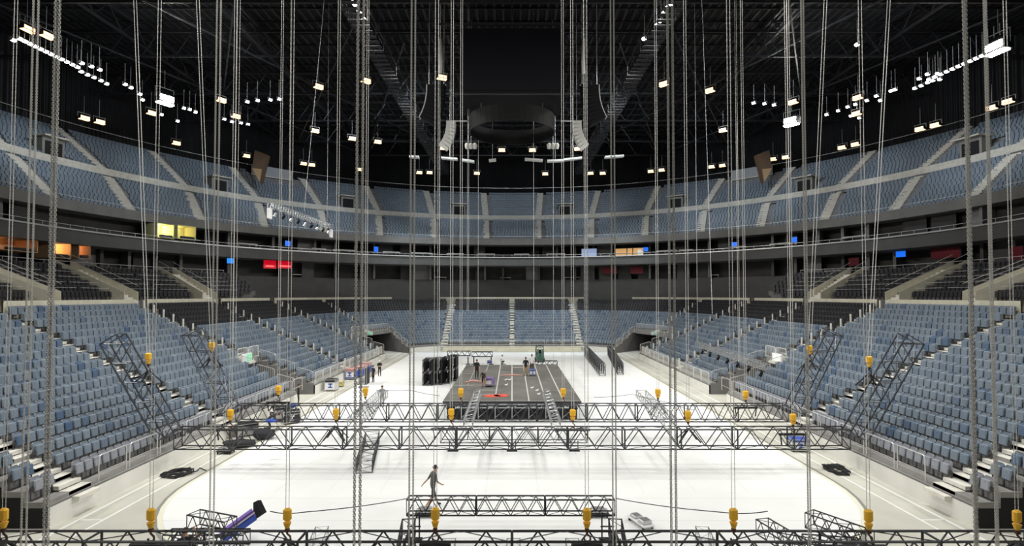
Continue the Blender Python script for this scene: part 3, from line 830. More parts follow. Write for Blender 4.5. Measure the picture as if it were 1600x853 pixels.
# ------------------------------------------------------------------ trusses
def truss(name, p0, p1, label, w=0.7, h=1.0, bay=1.2, m='truss', rc=0.040, rd=0.026, sec=3.0, up=V(0, 0, 1), group=None, cat='truss', ends=True):
    p0 = Vector(p0); p1 = Vector(p1); L = (p1-p0).length; d = (p1-p0)/L
    s = d.cross(up).normalized(); u = s.cross(d)
    base = (p0+p1)/2-u*h/2
    o = empty(name, base, label, cat, group)
    ns = max(1, round(L/sec)); SL = L/ns
    for k in range(ns):
        mb = MB(); a = p0+d*(SL*k+0.015)-base; b = p0+d*(SL*(k+1)-0.015)-base; l = (b-a).length
        c = lambda t, sx, su: a+d*(l*t)+s*(sx*w/2)+u*(su*h/2)
        for sx in (-1, 1):
            for su in (-1, 1): mb.tube(c(0, sx, su), c(1, sx, su), rc, 6)
        nb = max(1, round(l/bay))
        for i in range(nb):
            t0, t1, tm = i/nb, (i+1)/nb, (i+.5)/nb
            for sx in (-1, 1):
                mb.tube(c(t0, sx, -1), c(tm, sx, 1), rd, 5, None, None, False); mb.tube(c(tm, sx, 1), c(t1, sx, -1), rd, 5, None, None, False)
            for su in (-1, 1):
                z = 1 if i % 2 else -1
                mb.tube(c(t0, -z, su), c(t1, z, su), rd*.6, 5, None, None, False)
        for t in (0.0, 1.0):
            mb.tube(c(t, -1, -1), c(t, -1, 1), rd, 5); mb.tube(c(t, 1, -1), c(t, 1, 1), rd, 5)
            mb.tube(c(t, -1, -1), c(t, 1, -1), rd, 5); mb.tube(c(t, -1, 1), c(t, 1, 1), rd, 5)
        mb.build('truss_section', M[m], o)
    return o
ZT = 1.62       # centre height of the raised grid (1.0 m deep)
truss('lighting_truss', (-17.3, 28.35, ZT), (17.3, 28.35, ZT), 'long dark lighting truss across the floor, the one whose ends rise nearest')
truss('lighting_truss', (-17.2, 34.4, ZT), (17.2, 34.4, ZT), 'long dark truss across the floor just in front of the stage')
truss('lighting_truss', (-18.0, 15.75, ZT-0.02), (18.0, 15.75, ZT-0.02), 'nearest long dark truss along the bottom edge of the photo', sec=3.0)
for sx, sd in ((-1, 'left'), (1, 'right')):
    for yy, w in ((28.35, 'nearer'), (34.4, 'farther')):
        a = V(sx*17.75, yy, 1.75); b = V(sx*(20.75 if yy < 30 else 20.2), yy, 6.75 if yy < 30 else 6.7)
        truss('raked_truss', a, b, f'{w} raked truss rising over the {sd} seats', 0.68, 1.0, 1.1, 'truss_m', up=V(sx*-.86, 0, .5), sec=6, rc=.042, rd=.028)
# small truss and its two legs
truss('portal_truss', (-3.85, 20.2, 1.27), (3.75, 20.2, 1.27), 'short black truss in front of the walking man', 0.42, 0.56, 0.66, 'truss_k', 0.030, 0.016)
for sx, sd in ((-1, 'left'), (1, 'right')):
    truss('portal_truss', (sx*3.7, 19.75, 0.72), (sx*3.05, 14.2, 0.72), f'black truss arm running towards the viewer from the short truss, {sd} arm', 0.45, 0.5, 0.62, 'truss_k', 0.032, 0.02, sec=2.8)
# stands carrying the low trusses
def legs_under(o, pts, z):
    for x, y in pts:
        b = MB()
        for sx in (-.2, .2): b.obox(V(x+sx, y, 0)-o.location, V(x+sx, y, z)-o.location, .05, .05)
        b.obox(V(x-.3, y, .03)-o.location, V(x+.3, y, .03)-o.location, .3, .06); b.obox(V(x-.25, y, z*.5)-o.location, V(x+.25, y, z*.5)-o.location, .04, .04)
        b.build('support_leg', M['truss_k'], o)
for q in [k for k in COL.objects if k.name.startswith('portal_truss')]:
    if abs(q.location.x) < 1: legs_under(q, ((-3.6, 20.2), (3.5, 20.2)), 1.02)
    else: legs_under(q, ((q.location.x*1.06, 19.2), (q.location.x*.92, 14.8)), 0.5)
# truss links between the cross trusses
for x, lb in ((-2.28, 'left of the stage front centre'), (2.28, 'right of the stage front centre')):
    truss('ladder_truss', (x*1.02, 37.0, 2.42), (x, 28.3, 2.42), f'narrow silver ladder truss bridging two cross trusses {lb}', 0.46, 0.4, 0.5, 'truss_l', 0.026, 0.018, 9)
for x, lb in ((-8.45, 'left'), (8.45, 'right')):
    truss('ladder_truss', (x*1.02, 36.6, 2.42), (x*0.97, 28.3, 2.42), f'silver grey truss linking the cross trusses far out to the {lb}', 0.62, 0.45, 0.6, 'truss_l', 0.024, 0.015, 9)
truss('floor_truss', (-8.55, 33.6, 0.36), (-7.45, 27.6, 0.36), 'dark truss lying on the white floor left, under the cross truss', 0.8, 0.6, 0.55, 'truss', 0.028, 0.018, 6)
for x0, x1, lb in ((-7.0, -5.6, 'second from left'), (-2.2, -1.9, 'left of centre'), (0.05, 0.05, 'at the centre'), (2.1, 1.9, 'right of centre'), (7.0, 5.6, 'second from right')):
    truss('floor_truss', (x0, 20.3 if abs(x0) > 3 else 19.3, 0.26), (x1, 11.5, 0.26), f'silver grey truss on the floor under nearest cross truss, {lb}', 0.45, 0.42, 0.5, 'truss_l', 0.02, 0.012, 9)
# black truss under the stage front
q = truss('lighting_truss', (-4.1, 31.6, 0.95), (4.3, 31.6, 0.95), 'black truss on the floor between the two cross trusses at the centre', 0.7, 0.75, 0.9, 'truss_k', 0.028, 0.016)
legs_under(q, ((-3.4, 31.6), (0, 31.6), (3.6, 31.6)), .60)
truss('stage_truss', (-4.0, 38.6, 1.18), (4.0, 38.6, 1.18), 'pale zigzag truss along the black stage front', 0.2, 0.26, 1.2, 'truss_l', 0.02, 0.016)
# heaps of trusses at the front
rr = random.Random(21)
heapR = [((9.0, 18.6, .27), (11.2, 18.4, .27)), ((9.2, 17.8, .27), (11.4, 17.5, .27)), ((9.6, 18.1, .79), (11.3, 17.8, .79)), ((8.9, 19.6, .79), (9.5, 17.0, .79)), ((10.2, 18.9, 1.33), (11.2, 17.2, 1.33))]
for i, (a, b) in enumerate(heapR):
    truss('stacked_truss', a, b, f'dark truss in the heap near the front right hoist, {["bottom far one", "bottom near one", "flat one on top", "slanting one at left", "slanting one on top"][i]}', 0.5, 0.5, 0.5, 'truss_k', 0.026, 0.016, 9)
heapL = [((-11.8, 18.6, .27), (-9.2, 18.6, .27)), ((-11.6, 18.5, .79), (-8.9, 18.5, .79)), ((-10.9, 18.8, 1.33), (-9.3, 18.2, 1.33))]
for i, (a, b) in enumerate(heapL):
    truss('stacked_truss', a, b, f'dark truss in the heap at front left, {["bottom one", "middle one", "top one"][i]}', 0.5, 0.5, 0.5, 'truss_k', 0.026, 0.016, 9)
# trusses hanging over the seats with lamps slung under
def bar_truss(p0, p1, label, n, boxend):
    o = truss('hanging_truss', p0, p1, label, 0.42, 0.42, 0.5, 'truss_l', 0.03, 0.018, 20)
    base = o.location; p0 = Vector(p0); p1 = Vector(p1)
    for i in range(n):
        t = (i+.7)/(n+.2); c = p0.lerp(p1, t)-base
        b = MB(); b.obox(c-V(0, 0, .2), c-V(0, 0, .5), .05, .05); b.box(c-V(0, 0, .42), (.35, .06, .05))
        f_ = b.build('lamp_yoke', M['truss_k'], o)
        b = MB(); R = Matrix.Rotation(rr.uniform(.3, .9), 3, 'Y'); b.lathe([(0.07, .2), (.11, .08), (.12, -.14), (.14, -.2)], 10, None, c-V(0, 0, .66), R)
        b.build('moving_head', M['pa_black'] if boxend == 0 or i % 2 else M['alu'], o)
    if boxend:
        for P in (p0, p1):
            b = MB(); c = P-base; b.box(c-V(0, 0, .75), (.25, .55, .9), None, None, .04); b.build('end_box', M['white'], o)
    return o
bar_truss((-20.4, 45.6, 16.6), (-20.0, 60.0, 16.55), 'silver lighting truss hanging high in front of the left upper tier', 9, 1)
bar_truss((19.2, 56.5, 3.95), (18.55, 39.6, 3.75), 'silver lighting truss hanging low over the right front seats', 7, 0)

# ------------------------------------------------------------------ hoist chains
def link_chain(mb, x, y, z0, z1, p=0.024, r=0.0042, w=0.0125, wob=0.0):
    n = int((z1-z0)/p); seg = 10
    for i in range(n):
        zc = z0+(i+.5)*p; ax = V(1, 0, 0) if i % 2 else V(0, 1, 0)
        ax = (Matrix.Rotation(0.6, 3, 'Z') @ ax)
        ay = V(0, 0, 1).cross(ax); pts = []
        hl = p*0.62
        for k in range(8):
            t = 2*PI*k/8+PI/8; c, s = math.cos(t), math.sin(t)
            pts.append(V(x, y, zc)+ax*(w*c)+V(0, 0, 1)*(s*w+(hl-w*.55)*(1 if s > 0 else -1)))
        b = len(mb.v); nn = 4
        for k in range(8):
            d = (pts[(k+1) % 8]-pts[k-1]).normalized(); a2 = ay; b2 = d.cross(a2)
            for q in range(nn):
                t = 2*PI*q/nn; mb.v.append(tuple(pts[k]+(a2*math.cos(t)+b2*math.sin(t))*r))
        for k in range(8):
            for q in range(nn):
                mb.f.append((b+k*nn+q, b+k*nn+(q+1) % nn, b+((k+1) % 8)*nn+(q+1) % nn, b+((k+1) % 8)*nn+q)); mb.m.append(0)
def twist(mb, a, b, r, pitch):
    a = Vector(a); b = Vector(b); L = (b-a).length; n = max(2, min(900, int(L/pitch*4))); d = (b-a)/L
    x = d.orthogonal().normalized(); y = d.cross(x); o = len(mb.v)
    for i in range(n+1):
        p = a+(b-a)*(i/n)
        rad = r*(1.0 if i % 2 else 0.62)
        for k in range(4):
            t = PI/2*k+(0.4*i); mb.v.append(tuple(p+(x*math.cos(t)+y*math.sin(t))*rad))
    for i in range(n):
        for k in range(4): mb.f.append((o+i*4+k, o+i*4+(k+1) % 4, o+i*4+4+(k+1) % 4, o+i*4+4+k)); mb.m.append(0)
ZR = 40.9
HOIST = 0
def hoist(xb, yb, Y, label, sep=5.0, xt=None, bar=0.0, block=True, r=0.017, m='chain', bary=0.0):
    """two chain falls from the roof to a hook block at pixel (xb, yb), depth Y"""
    p = at_y(xb, yb, Y)
    o = empty('chain_hoist', (p.x, p.y, p.z-1.0), label, 'hoist', 'chain hoists over the truss grid')
    base = V(p.x, p.y, p.z-1.0); s = sep/F*Y/2
    top = V(p.x, p.y, ZR)
    if xt is not None:
        q = at_y(xt, 0, Y); t = (ZR-p.z)/(q.z-p.z); top = V(p.x+(q.x-p.x)*t, Y, ZR)
    for k, dx in enumerate((-s, s)):
        mb = MB(); twist(mb, V(p.x+dx, p.y, p.z+0.1)-base, top+V(dx, 0, 0)-base, r, 0.13)
        mb.build('chain_fall', M[m], o)
    b = MB(); R = Matrix.Identity(3); w = 0.13*(Y/15.0)**0.45
    b.box(V(0, 0, 1.0+0.04), (w*1.75, w*1.25, 0.36), None, None, 0.05); b.lathe([(w*.85, .82), (w*.45, .66)], 10, None, V(0, 0, 0.0))
    b.build('hook_block', M['orange'], o)
    b = MB(); b.path([V(0, 0, .72), V(0, 0, .5), V(.09, 0, .42), V(.1, 0, .33), V(.03, 0, .27), V(-.06, 0, .30), V(-.08, 0, .36)], 0.03, 6); b.box((0, 0, .6), (.12, .12, .12), None, None, .02)
    b.build('hook', M['hook'], o)
    sl = MB()
    if bar:
        z0 = 0.22
        sl.tube(V(0, 0, .3), V(-bar*.08, 0, z0), .02, 5); sl.tube(V(0, 0, .3), V(bar*.08, 0, z0), .02, 5)
        sl.box((bary, 0, z0-.06), (bar, .11, .12), None, None, .02)
        for sx in (-1, 1): sl.obox(V(bary+sx*bar*.44, 0, z0-.1), V(bary+sx*bar*.40, 0, -.38), .06, .05)
        sl.build('lifting_beam', M['blackp'], o)
    else:
        for sx in (-1, 1):
            for sy in (-1, 1): sl.obox(V(sx*.03, sy*.03, .30), V(sx*.55, sy*.33, -.35), .10, .05)
        sl.build('sling', M['blackp'], o)
    return o
Lh = 'yellow hook block and double chain holding '
for xb, yb, bar, nm in ((6, 806, 0, 'the front truss at the left edge'), (236, 806, 1.9, 'the front truss, second from left'), (449, 806, 0, 'the front truss, third from left'), (680, 805, 0.9, 'the front truss left of centre'), (917, 806, 0.9, 'the front truss right of centre'), (1146, 806, 0, 'the front truss, third from right'), (1357, 808, 2.0, 'the front truss, second from right'), (1589, 809, 0, 'the front truss at the right edge')):
    hoist(xb, yb, 15.75, Lh+nm, 5.0, None, bar, r=0.0115, bary=(.35 if xb == 236 else -.5 if xb == 1357 else 0))
for xb, yb, bar, nm in ((360, 646, 1.5, 'left end of the middle truss'), (525, 645, 0, 'the middle truss, second from left'), (705, 645, 2.1, 'the middle truss left of centre'), (895, 646, 1.8, 'the middle truss right of centre'), (1075, 648, 0, 'the middle truss, second from right'), (1239, 653, 1.5, 'right end of the middle truss')):
    hoist(xb, yb, 28.35, Lh+nm, 3.6, None, bar, r=0.0165)
for xb, yb, bar, nm in ((435, 608, 1.5, 'left end of the rear truss'), (571, 611, 0, 'the rear truss, second from left'), (720, 612, 1.6, 'the rear truss left of centre'), (880, 612, 1.5, 'the rear truss right of centre'), (1028, 613, 0, 'the rear truss, second from right'), (1165, 616, 1.5, 'right end of the rear truss')):
    hoist(xb, yb, 34.4, Lh+nm, 3.0, None, bar, r=0.018)
hoist(232, 558, 28.35, Lh+'the nearer raked truss on the left', 4.5, 211, 0, r=0.02)
hoist(331, 540, 34.4, Lh+'the farther raked truss on the left', 4.5, 309, 0, r=0.02)
hoist(1358, 563, 28.35, Lh+'the nearer raked truss on the right', 4.5, 1389, 0, r=0.02)
hoist(1265, 545, 34.4, Lh+'the farther raked truss on the right', 4.5, 1290, 0, r=0.02)

# near chains with every link to be seen
def near_chain(px, D, sep, label, falls=2, yref=426, p=0.024, m='chain'):
    q = at_y(px, yref, D); o = empty('hoist_chain', (q.x, q.y, 0.25), label, 'chain', 'link chains hanging close to the viewer')
    ztop = at_y(px, -40, D).z; zbot = at_y(px, 900, D).z
    for k in range(falls):
        dx = (k-(falls-1)/2)*sep; mb = MB()
        link_chain(mb, dx, 0.012*k, zbot-.25, ztop-.25, p, p*0.175, p*0.52)
        twist(mb, V(dx, 0.012*k, 0), V(dx, 0.012*k, zbot-.25), p*.4, 0.12); twist(mb, V(dx, 0.012*k, ztop-.25), V(dx, 0.012*k, ZR-.25), p*.4, 0.3)
        mb.build('chain_fall', M[m], o)
    b = MB(); b.box((0, 0, -.05), (.22, .2, .4), None, None, .05); b.build('hook_block', M['orange'], o)
    return o
for px, D, sep, nf, nm in ((80, 5.6, 0.026, 2, 'thick double chain near the left edge'), (46, 8.8, 0.072, 2, 'thin double chain left of the thick left edge chain'), (336, 10.0, 0.066, 2, 'double chain crossing the left seats beside the raked trusses'),
        (560.5, 5.6, 0.054, 2, 'bold pair of chains left of the centre, beads clearly seen'), (644, 8.6, 0.058, 2, 'finer chain pair between the bold left pair and the centre'), (958.5, 8.6, 0.054, 2, 'finer chain pair between the centre and the bold right pair'),
        (1050, 5.6, 0.054, 2, 'bold pair of chains right of the centre, beads clearly seen'), (1259.5, 9.4, 0.046, 2, 'double chain dropping to the right truss heap'), (1517, 5.6, 0.030, 2, 'thick double chain near the right edge'), (1549, 8.8, 0.045, 2, 'thin double chain right of the thick right edge chain')):
    near_chain(px, D, sep, nm, nf)
# thin lines to other loads
def line(name, pts, r, label, m='chain', pitch=0.2, cat='chain'):
    base = Vector(pts[-1]); mb = MB()
    for a, b in zip(pts[:-1], pts[1:]): twist(mb, Vector(a)-base, Vector(b)-base, r, pitch)
    o = mb.build(name, M[m], None, False, base); return tag(o, label, cat, 'thin single lines from the roof')
def vline(px, yend, Y, label, r=0.02, m='chain', two=0.0):
    p = at_y(px, yend, Y)
    if two:
        o = empty('drop_chain', p, label, 'chain', 'thin single lines from the roof')
        for dx in (-two/2, two/2):
            mb = MB(); twist(mb, V(dx, 0, 0), V(dx, 0, ZR-p.z), r, .2); mb.build('chain_fall', M[m], o)
        return o
    return line('drop_chain', [V(p.x, p.y, ZR), p], r, label, m)
vline(453, 318, 47.0, 'left chain of the high hanging truss, straight')
vline(511, 350, 58.5, 'right chain of the high hanging truss')
p = at_y(475, 330, 50); q = at_y(503, 40, 50); line('drop_cable', [V(q.x+.5, 50, ZR), q, p], 0.022, 'slanting white cable ending at the high hanging truss', 'white', 0.4, 'cable')
vline(731, 486, 58, 'thin double chain ending in front of the end stand, left of centre', 0.02, two=.14)
vline(747, 490, 62, 'thin single chain left of the stage centre line', 0.02)
vline(834, 500, 60, 'thin single chain right of the stage centre line', 0.024)
vline(865, 563, 69, 'chain reaching down to the truss by the green forklift', 0.026)
vline(686, 575, 54, 'thick single chain dropping to the upright trusses left of the stage', 0.034)
vline(916, 560, 56, 'single chain reaching the frames right of the stage', 0.03)
vline(1090, 537, 56, 'far chain of the low truss over the right seats', 0.026)
vline(1155, 566, 44, 'middle chain of the low truss over the right seats', 0.018, two=.12)
p = at_y(1113, 490, 45); q = at_y(1098, 30, 45); line('drop_cable', [V(q.x-.4, 45, ZR), q, p], 0.018, 'slanting pale cable over the right stand', 'white', 0.4, 'cable')
vline(1234, 510, 36, 'double chain ending over the right seats behind the raked truss', 0.015, two=.16)
vline(366, 560, 33, 'double chain over the left seats behind the raked trusses', 0.015, two=.16)

# ------------------------------------------------------------------ roof steel, catwalks, lamps
def roof_truss(a, b, h, nm):
    mb = MB(); a = Vector(a); b = Vector(b); L = (b-a).length; n = int(L/4); U = V(0, 0, h)
    mb.obox(a, b, .28, .3); mb.obox(a-U, b-U, .22, .24)
    for i in range(n):
        p, q = a.lerp(b, i/n), a.lerp(b, (i+1)/n); mid = (p+q)/2
        mb.tube(p, mid-U, .07, 5); mb.tube(mid-U, q, .07, 5)
    return struct(mb.build(nm, M['roof_steel']))
for i, y in enumerate((40, 52, 64, 76, 88, 100, 110)):
    w = 63*math.sqrt(max(.1, 1-((y-YC)/66.3)**2)); roof_truss((-w, y, 40.4), (w, y, 40.4), 3.0, 'beam_cross')
for i, x in enumerate((-44, -30, -17, 17, 30, 44)):
    w = 66*math.sqrt(1-(x/63.6)**2); roof_truss((x, 25, 40.8), (x, YC+w, 40.8), 2.2, 'beam_long')
pl = MB()
for y in range(30, 118, 3):
    w = 63*math.sqrt(max(.02, 1-((y-YC)/66.3)**2)); pl.box((0, y, 41.05), (2*w, .12, .22))
for x in range(-62, 63):
    w = 66*math.sqrt(max(.0, 1-(x/63.6)**2)); pl.box((x, (35+YC+w)/2, 41.15), (.28, YC+w-35, .1))
struct(pl.build('beam_purlins', M['roof_steel']))
# diagonal wind bracing with lit lower flanges
br = MB()
for sx in (-1, 1):
    for (x0, y0, x1, y1) in ((8, 40, 40, 100), (40, 40, 14, 100), (20, 40, 50, 92), (52, 46, 30, 104), (12, 60, 30, 110)):
        br.obox((sx*x0, y0, 37.2), (sx*x1, y1, 36.6), .16, .16)
struct(br.build('beam_bracing', M['roof_steel']))
for sx, sd in ((-1, 'left'), (1, 'right')):
    o = empty('catwalk', (sx*13.5, 72, 33.0), f'dark roof catwalk {sd} of the scoreboard', 'catwalk')
    b = MB()
    for i in range(70): b.box((0, -34+i, 0), (1.7, .5, .06))
    b.build('grating', M['roof_steel'], o)
    b = MB()
    for s2 in (-1, 1):
        b.tube((s2*.85, -34, 1.1), (s2*.85, 36, 1.1), .035, 5); b.tube((s2*.85, -34, .5), (s2*.85, 36, .5), .025, 5)
        for i in range(24): b.tube((s2*.85, -34+i*3, 0), (s2*.85, -34+i*3, 1.1), .03, 4)
    b.build('handrail', M['roof_steel'], o)
    b = MB()
    for i in range(8): b.tube((0.9, -30+i*9, 1.1), (0.9, -30+i*9, 7.4), .03, 4)
    b.build('hanger', M['roof_steel'], o)
M['ringg'] = mat('ring_grey', (0.009, 0.009, 0.009), 0.8, spec=0.2)
# floodlights
def lamp_proto(lens, nm, w, d, h):
    b = MB(); b.box((0, 0, 0.12), (w, d, h), None, None, .05); b.box((0, 0, .12+h*.6), (w*.5, d*.5, h*.4), None, None, .03)
    m1 = b.mesh('lamp_housing', M['pa_black'])
    b = MB(); b.box((0, -d*.12, 0.12-h*.52), (w*.9, d*.72, h*.25), None, None, .03); b.box((0, -d*.52, .1), (w*.8, .04, h*.6)); m2 = b.mesh('lamp_lens', M[lens])
    b = MB(); b.tube((-w*.55, 0, .1), (-w*.55, 0, h*1.3), .03, 5); b.tube((w*.55, 0, .1), (w*.55, 0, h*1.3), .03, 5); b.tube((-w*.55, 0, h*1.3), (w*.55, 0, h*1.3), .03, 5); b.tube((0, 0, h*1.3), (0, 0, h*1.3+2.2), .025, 5)
    m3 = b.mesh('lamp_bracket', M['rail'])
    return m1, m2, m3
PROT = {'warm': lamp_proto('warm', 'w', 1.25, .6, .5), 'led': lamp_proto('led', 'l', .42, .36, .24), 'big': lamp_proto('led_big', 'b', 2.0, 1.0, 1.1), 'cool': lamp_proto('cool', 'c', .5, .3, .25)}
NL = {'warm': 'orange glowing floodlight', 'led': 'small white LED floodlight', 'big': 'glaring white floodlight', 'cool': 'small violet white lamp'}
LAMPS = []
def lampz(px, py, z, kind, where):
    p = at_z(px, py, z)
    if abs(p.y-YC) > 62: p = at_y(px, py, 112)
    rz = math.atan2(p.y-45, p.x)-PI/2
    LAMPS.append((p, kind, rz, where))
warm = [(131, 185, 31), (155, 191, 31), (42, 46, 34), (72, 56, 34), (275, 224, 32), (236, 177, 33), (385, 244, 33), (345, 157, 33), (368, 182, 33), (497, 136, 34), (571, 127, 34), (492, 205, 33), (474, 256, 33), (487, 258, 33), (562, 265, 33), (655, 270, 33), (671, 270, 33), (693, 232, 33), (690, 122, 34), (745, 271, 33), (590, 222, 33), (550, 217, 33), (852, 272, 33), (923, 271, 33), (942, 271, 33), (1017, 268, 33), (1034, 266, 33), (1112, 261, 33), (1129, 259, 33), (1038, 132, 34), (1110, 142, 34), (1208, 249, 32), (1228, 246, 32), (1316, 231, 31.5), (1337, 226, 31.5), (1438, 202, 31), (1462, 196, 31), (1550, 169, 31), (1576, 159, 31), (1240, 160, 33), (1339, 178, 32), (1130, 204, 33), (832, 235, 33), (784, 235, 33), (903, 233, 33), (1341, 153, 33)]
for px, py, z in warm: lampz(px, py, z, 'warm', None)
led = [(20, 64)]+[(30+i*8.2, 62+i*4.0) for i in range(12)]+[(127, 100), (142, 105), (155, 110), (126, 113), (136, 118), (146, 122), (157, 127), (166, 132), (195, 133), (204, 138), (218, 148), (222, 157)]+[(287, 170), (296, 172), (305, 176), (277, 190), (252, 180)]
for px, py in led: lampz(px, py, 33, 'led', None)
ledr = [(1572-i*9.2, 72+i*4.1) for i in range(14)]+[(1340, 66+5), (1450, 117), (1437, 124), (1430, 139), (1440, 135), (1450, 130), (1458, 127), (1466, 116), (1469, 125), (1393, 143), (1399, 141), (1376, 158), (1370, 151), (1355, 158), (1337, 164), (1325, 168), (1310, 174), (1292, 180), (1330, 182), (1343, 185)]
for px, py in ledr: lampz(px, py, 33, 'led', None)
for px, py in ((350, 187), (362, 191), (376, 193), (387, 195), (386, 160), (402, 158), (422, 157), (436, 156), (1178, 162), (1195, 163), (1210, 165)): lampz(px, py, 33, 'cool', None)
for px, py in ((548, 3), (553, 8), (557, 15), (562, 23), (567, 31), (1050, 7), (1044, 13), (1038, 22), (1033, 34), (1027, 41), (1007, 62)): lampz(px, py, 34.5, 'led', None)
for px, py in ((257, 156), (1237, 190), (1560, 74)): lampz(px, py, 32.6, 'big', None)
for kind in PROT:
    L = sorted([l for l in LAMPS if l[1] == kind], key=lambda l: proj(l[0])[0])
    for i, (p, k, rz, w_) in enumerate(L):
        x, y, _ = proj(p)
        place = 'left roof' if x < 420 else 'roof left of the scoreboard' if x < 760 else 'roof before the scoreboard' if x < 850 else 'roof right of the scoreboard' if x < 1180 else 'right roof'
        o = empty('floodlight', p, f'{NL[kind]} under the {place}, {ordn(i)} from left', 'lamp', {'warm': 'orange floodlights', 'led': 'white LED floodlights', 'big': 'glaring floodlights', 'cool': 'violet white lamps'}[kind], rz)
        for nm, me in zip(('lamp_housing', 'lamp_lens', 'lamp_bracket'), PROT[kind]):
            c = bpy.data.objects.new(nm, me); COL.objects.link(c); c.parent = o
# lighting rails carrying the LED rows
# scoreboard, ring, line arrays
o = empty('scoreboard', (0, 57, 28.6), 'big black cube of screens under the middle of the roof', 'scoreboard')
b = MB(); b.box((0, 0, 3.7), (10.4, 7.0, 6.6), None, None, .1); b.build('cube_body', M['pa_black'], o)
for yy in (-3.55, 3.55): b = MB(); b.box((0, yy, 3.7), (9.8, .06, 6.0)); b.build('screen', M['glass'], o)
b = MB()
for z in (7.6, 9.8):
    for yy in (-3, 3): b.obox((-8, yy, z), (8, yy, z), .2, .2)
for x in (-8, -4, 0, 4, 8): b.obox((x, -3, 7.6), (x, -3, 9.8), .12, .12); b.obox((x, -3, 9.8), (x, -3, 12.2), .1, .1)
b.build('hanging_frame', M['roof_steel'], o)
b = MB(); b.obox((-6.2, -3.7, .25), (6.2, -3.7, .25), .1, .12); b.build('bottom_rail', M['roof_steel'], o)
o = empty('ring_truss', (0, 58.2, 26.4), 'dark grey ring hanging below the black scoreboard', 'ring')
b = MB(); N = 40
for i in range(N):
    a0, a1 = 2*PI*i/N, 2*PI*(i+1)/N
    P = lambda r, a, z: V(r*math.cos(a), r*math.sin(a), z)
    for r in (4.6, 4.5): b.quad(P(r, a0, 0), P(r, a1, 0), P(r, a1, 1.7), P(r, a0, 1.7), M['ringg'] if r == 4.6 else M['black'])
    b.quad(P(4.6, a0, 0), P(4.6, a1, 0), P(4.5, a1, 0), P(4.5, a0, 0), M['black']); b.quad(P(4.6, a0, 1.7), P(4.6, a1, 1.7), P(4.5, a1, 1.7), P(4.5, a0, 1.7), M['black'])
b.build('ring_band', None, o)
for i, a in enumerate((0.3, PI-.3, PI+.8, -.8)):
    b = MB(); b.tube((4.5*math.cos(a), 4.5*math.sin(a), 1.7), (4.5*math.cos(a), 4.5*math.sin(a), 2.2), .05, 5); b.build('hanger', M['roof_steel'], o)
for sx, sd in ((-1, 'left'), (1, 'right')):
    Y = 58; top = at_y(800-95 if sx < 0 else 800+101, 191, Y)
    o = empty('line_array', top-V(0, 0, 2.7), f'curved white loudspeaker array hanging {sd} of the scoreboard', 'speaker', None)
    th = 0.0; pos = V(0, 0, 2.6)
    for i in range(8):
        R = Matrix.Rotation(sx*th, 3, 'Y'); b = MB()
        b.box(V(0, 0, 0), (1.0, .75, .36), None, None, .03); 
        b.v = [tuple(R @ Vector(x)+pos) for x in b.v]
        pos = pos+R @ V(0, 0, -.385); th -= 0.10
        b.build('array_element', M['pa_white'], o)
    b = MB(); b.tube((0, 0, 2.75), (0, 0, ZR-top.z+2.7), .03, 5); b.box((sx*-.6, 0, 2.82), (2.2, .12, .1)); b.build('rigging', M['rail'], o)
    top = at_y(800-118 if sx < 0 else 800+121, 134, Y)
    o = empty('line_array', top-V(0, 0, 3.9), f'long black loudspeaker array above the white one, {sd} side', 'speaker', None)
    th = 0.0; pos = V(0, 0, 3.7)
    for i in range(10):
        R = Matrix.Rotation(sx*th, 3, 'Y'); b = MB(); b.box(V(0, 0, 0), (1.9, 1.0, .40), M['pa_black'], None, .03)
        b.box(V(sx*.98, 0, 0), (.12, .9, .36), M['pa_white'])
        b.v = [tuple(R @ Vector(x)+pos) for x in b.v]
        pos = pos+R @ V(0, 0, -.415); th -= 0.055
        b.build('array_element', None, o)
    b = MB(); b.box((0, 0, 3.98), (2.1, .1, .1))
    for x in (-.8, .8): b.tube((x, 0, 3.98), (x, 0, ZR-top.z+3.9), .035, 5)
    b.build('rigging', M['rail'], o)
    p = at_y(800-112 if sx < 0 else 800+112, 114, 56.5)
    q = at_y(800-112 if sx < 0 else 800+112, 62, 56.5)
    b = MB(); b.path([V(0, 0, 0), V(sx*-.05, 0, 1.2), V(0, 0, q.z-p.z)], .22, 10); b.tube((0, 0, q.z-p.z), (0, 0, ZR-p.z), .03, 5)
    tag(b.build('cable_drop', M['ledge'], None, True, p), f'thick white cable bundle hanging above the {sd} loudspeakers', 'cable')
    p = at_y(800-64 if sx < 0 else 800+64, 228, 62.5)
    b = MB()
    for k in range(3): b.lathe([(.18, -.35), (.26, -.1), (.26, .2), (.12, .35)], 10, None, V(-.45+k*.45, 0, 0), Matrix.Rotation(.3, 3, 'X'))
    b.tube((0, 0, .3), (0, 0, ZR-p.z), .025, 5)
    tag(b.build('lamp_cluster', M['pa_white'], None, False, p), f'cluster of three white lamp cans beside the {sd} white loudspeaker', 'lamp')
for i, (x0, y0, x1, y1) in enumerate(((640, 245, 655, 246), (690, 247, 715, 249), (722, 250, 741, 253), (764, 251, 775, 250), (820, 249, 848, 251), (855, 252, 880, 251), (880, 250, 909, 247), (945, 246, 974, 244))):
    a = at_y(x0, y0, 80); b_ = at_y(x1, y1, 80); c = (a+b_)/2; b = MB()
    b.obox(a-c, b_-c, .9, .28); b.tube((0, 0, .1), (0, 0, ZR-c.z), .03, 4)
    tag(b.build('acoustic_baffle', M['ledge'], None, False, c), f'white horizontal baffle hanging below the scoreboard, {ordn(i)} from left', 'panel', 'white baffles')
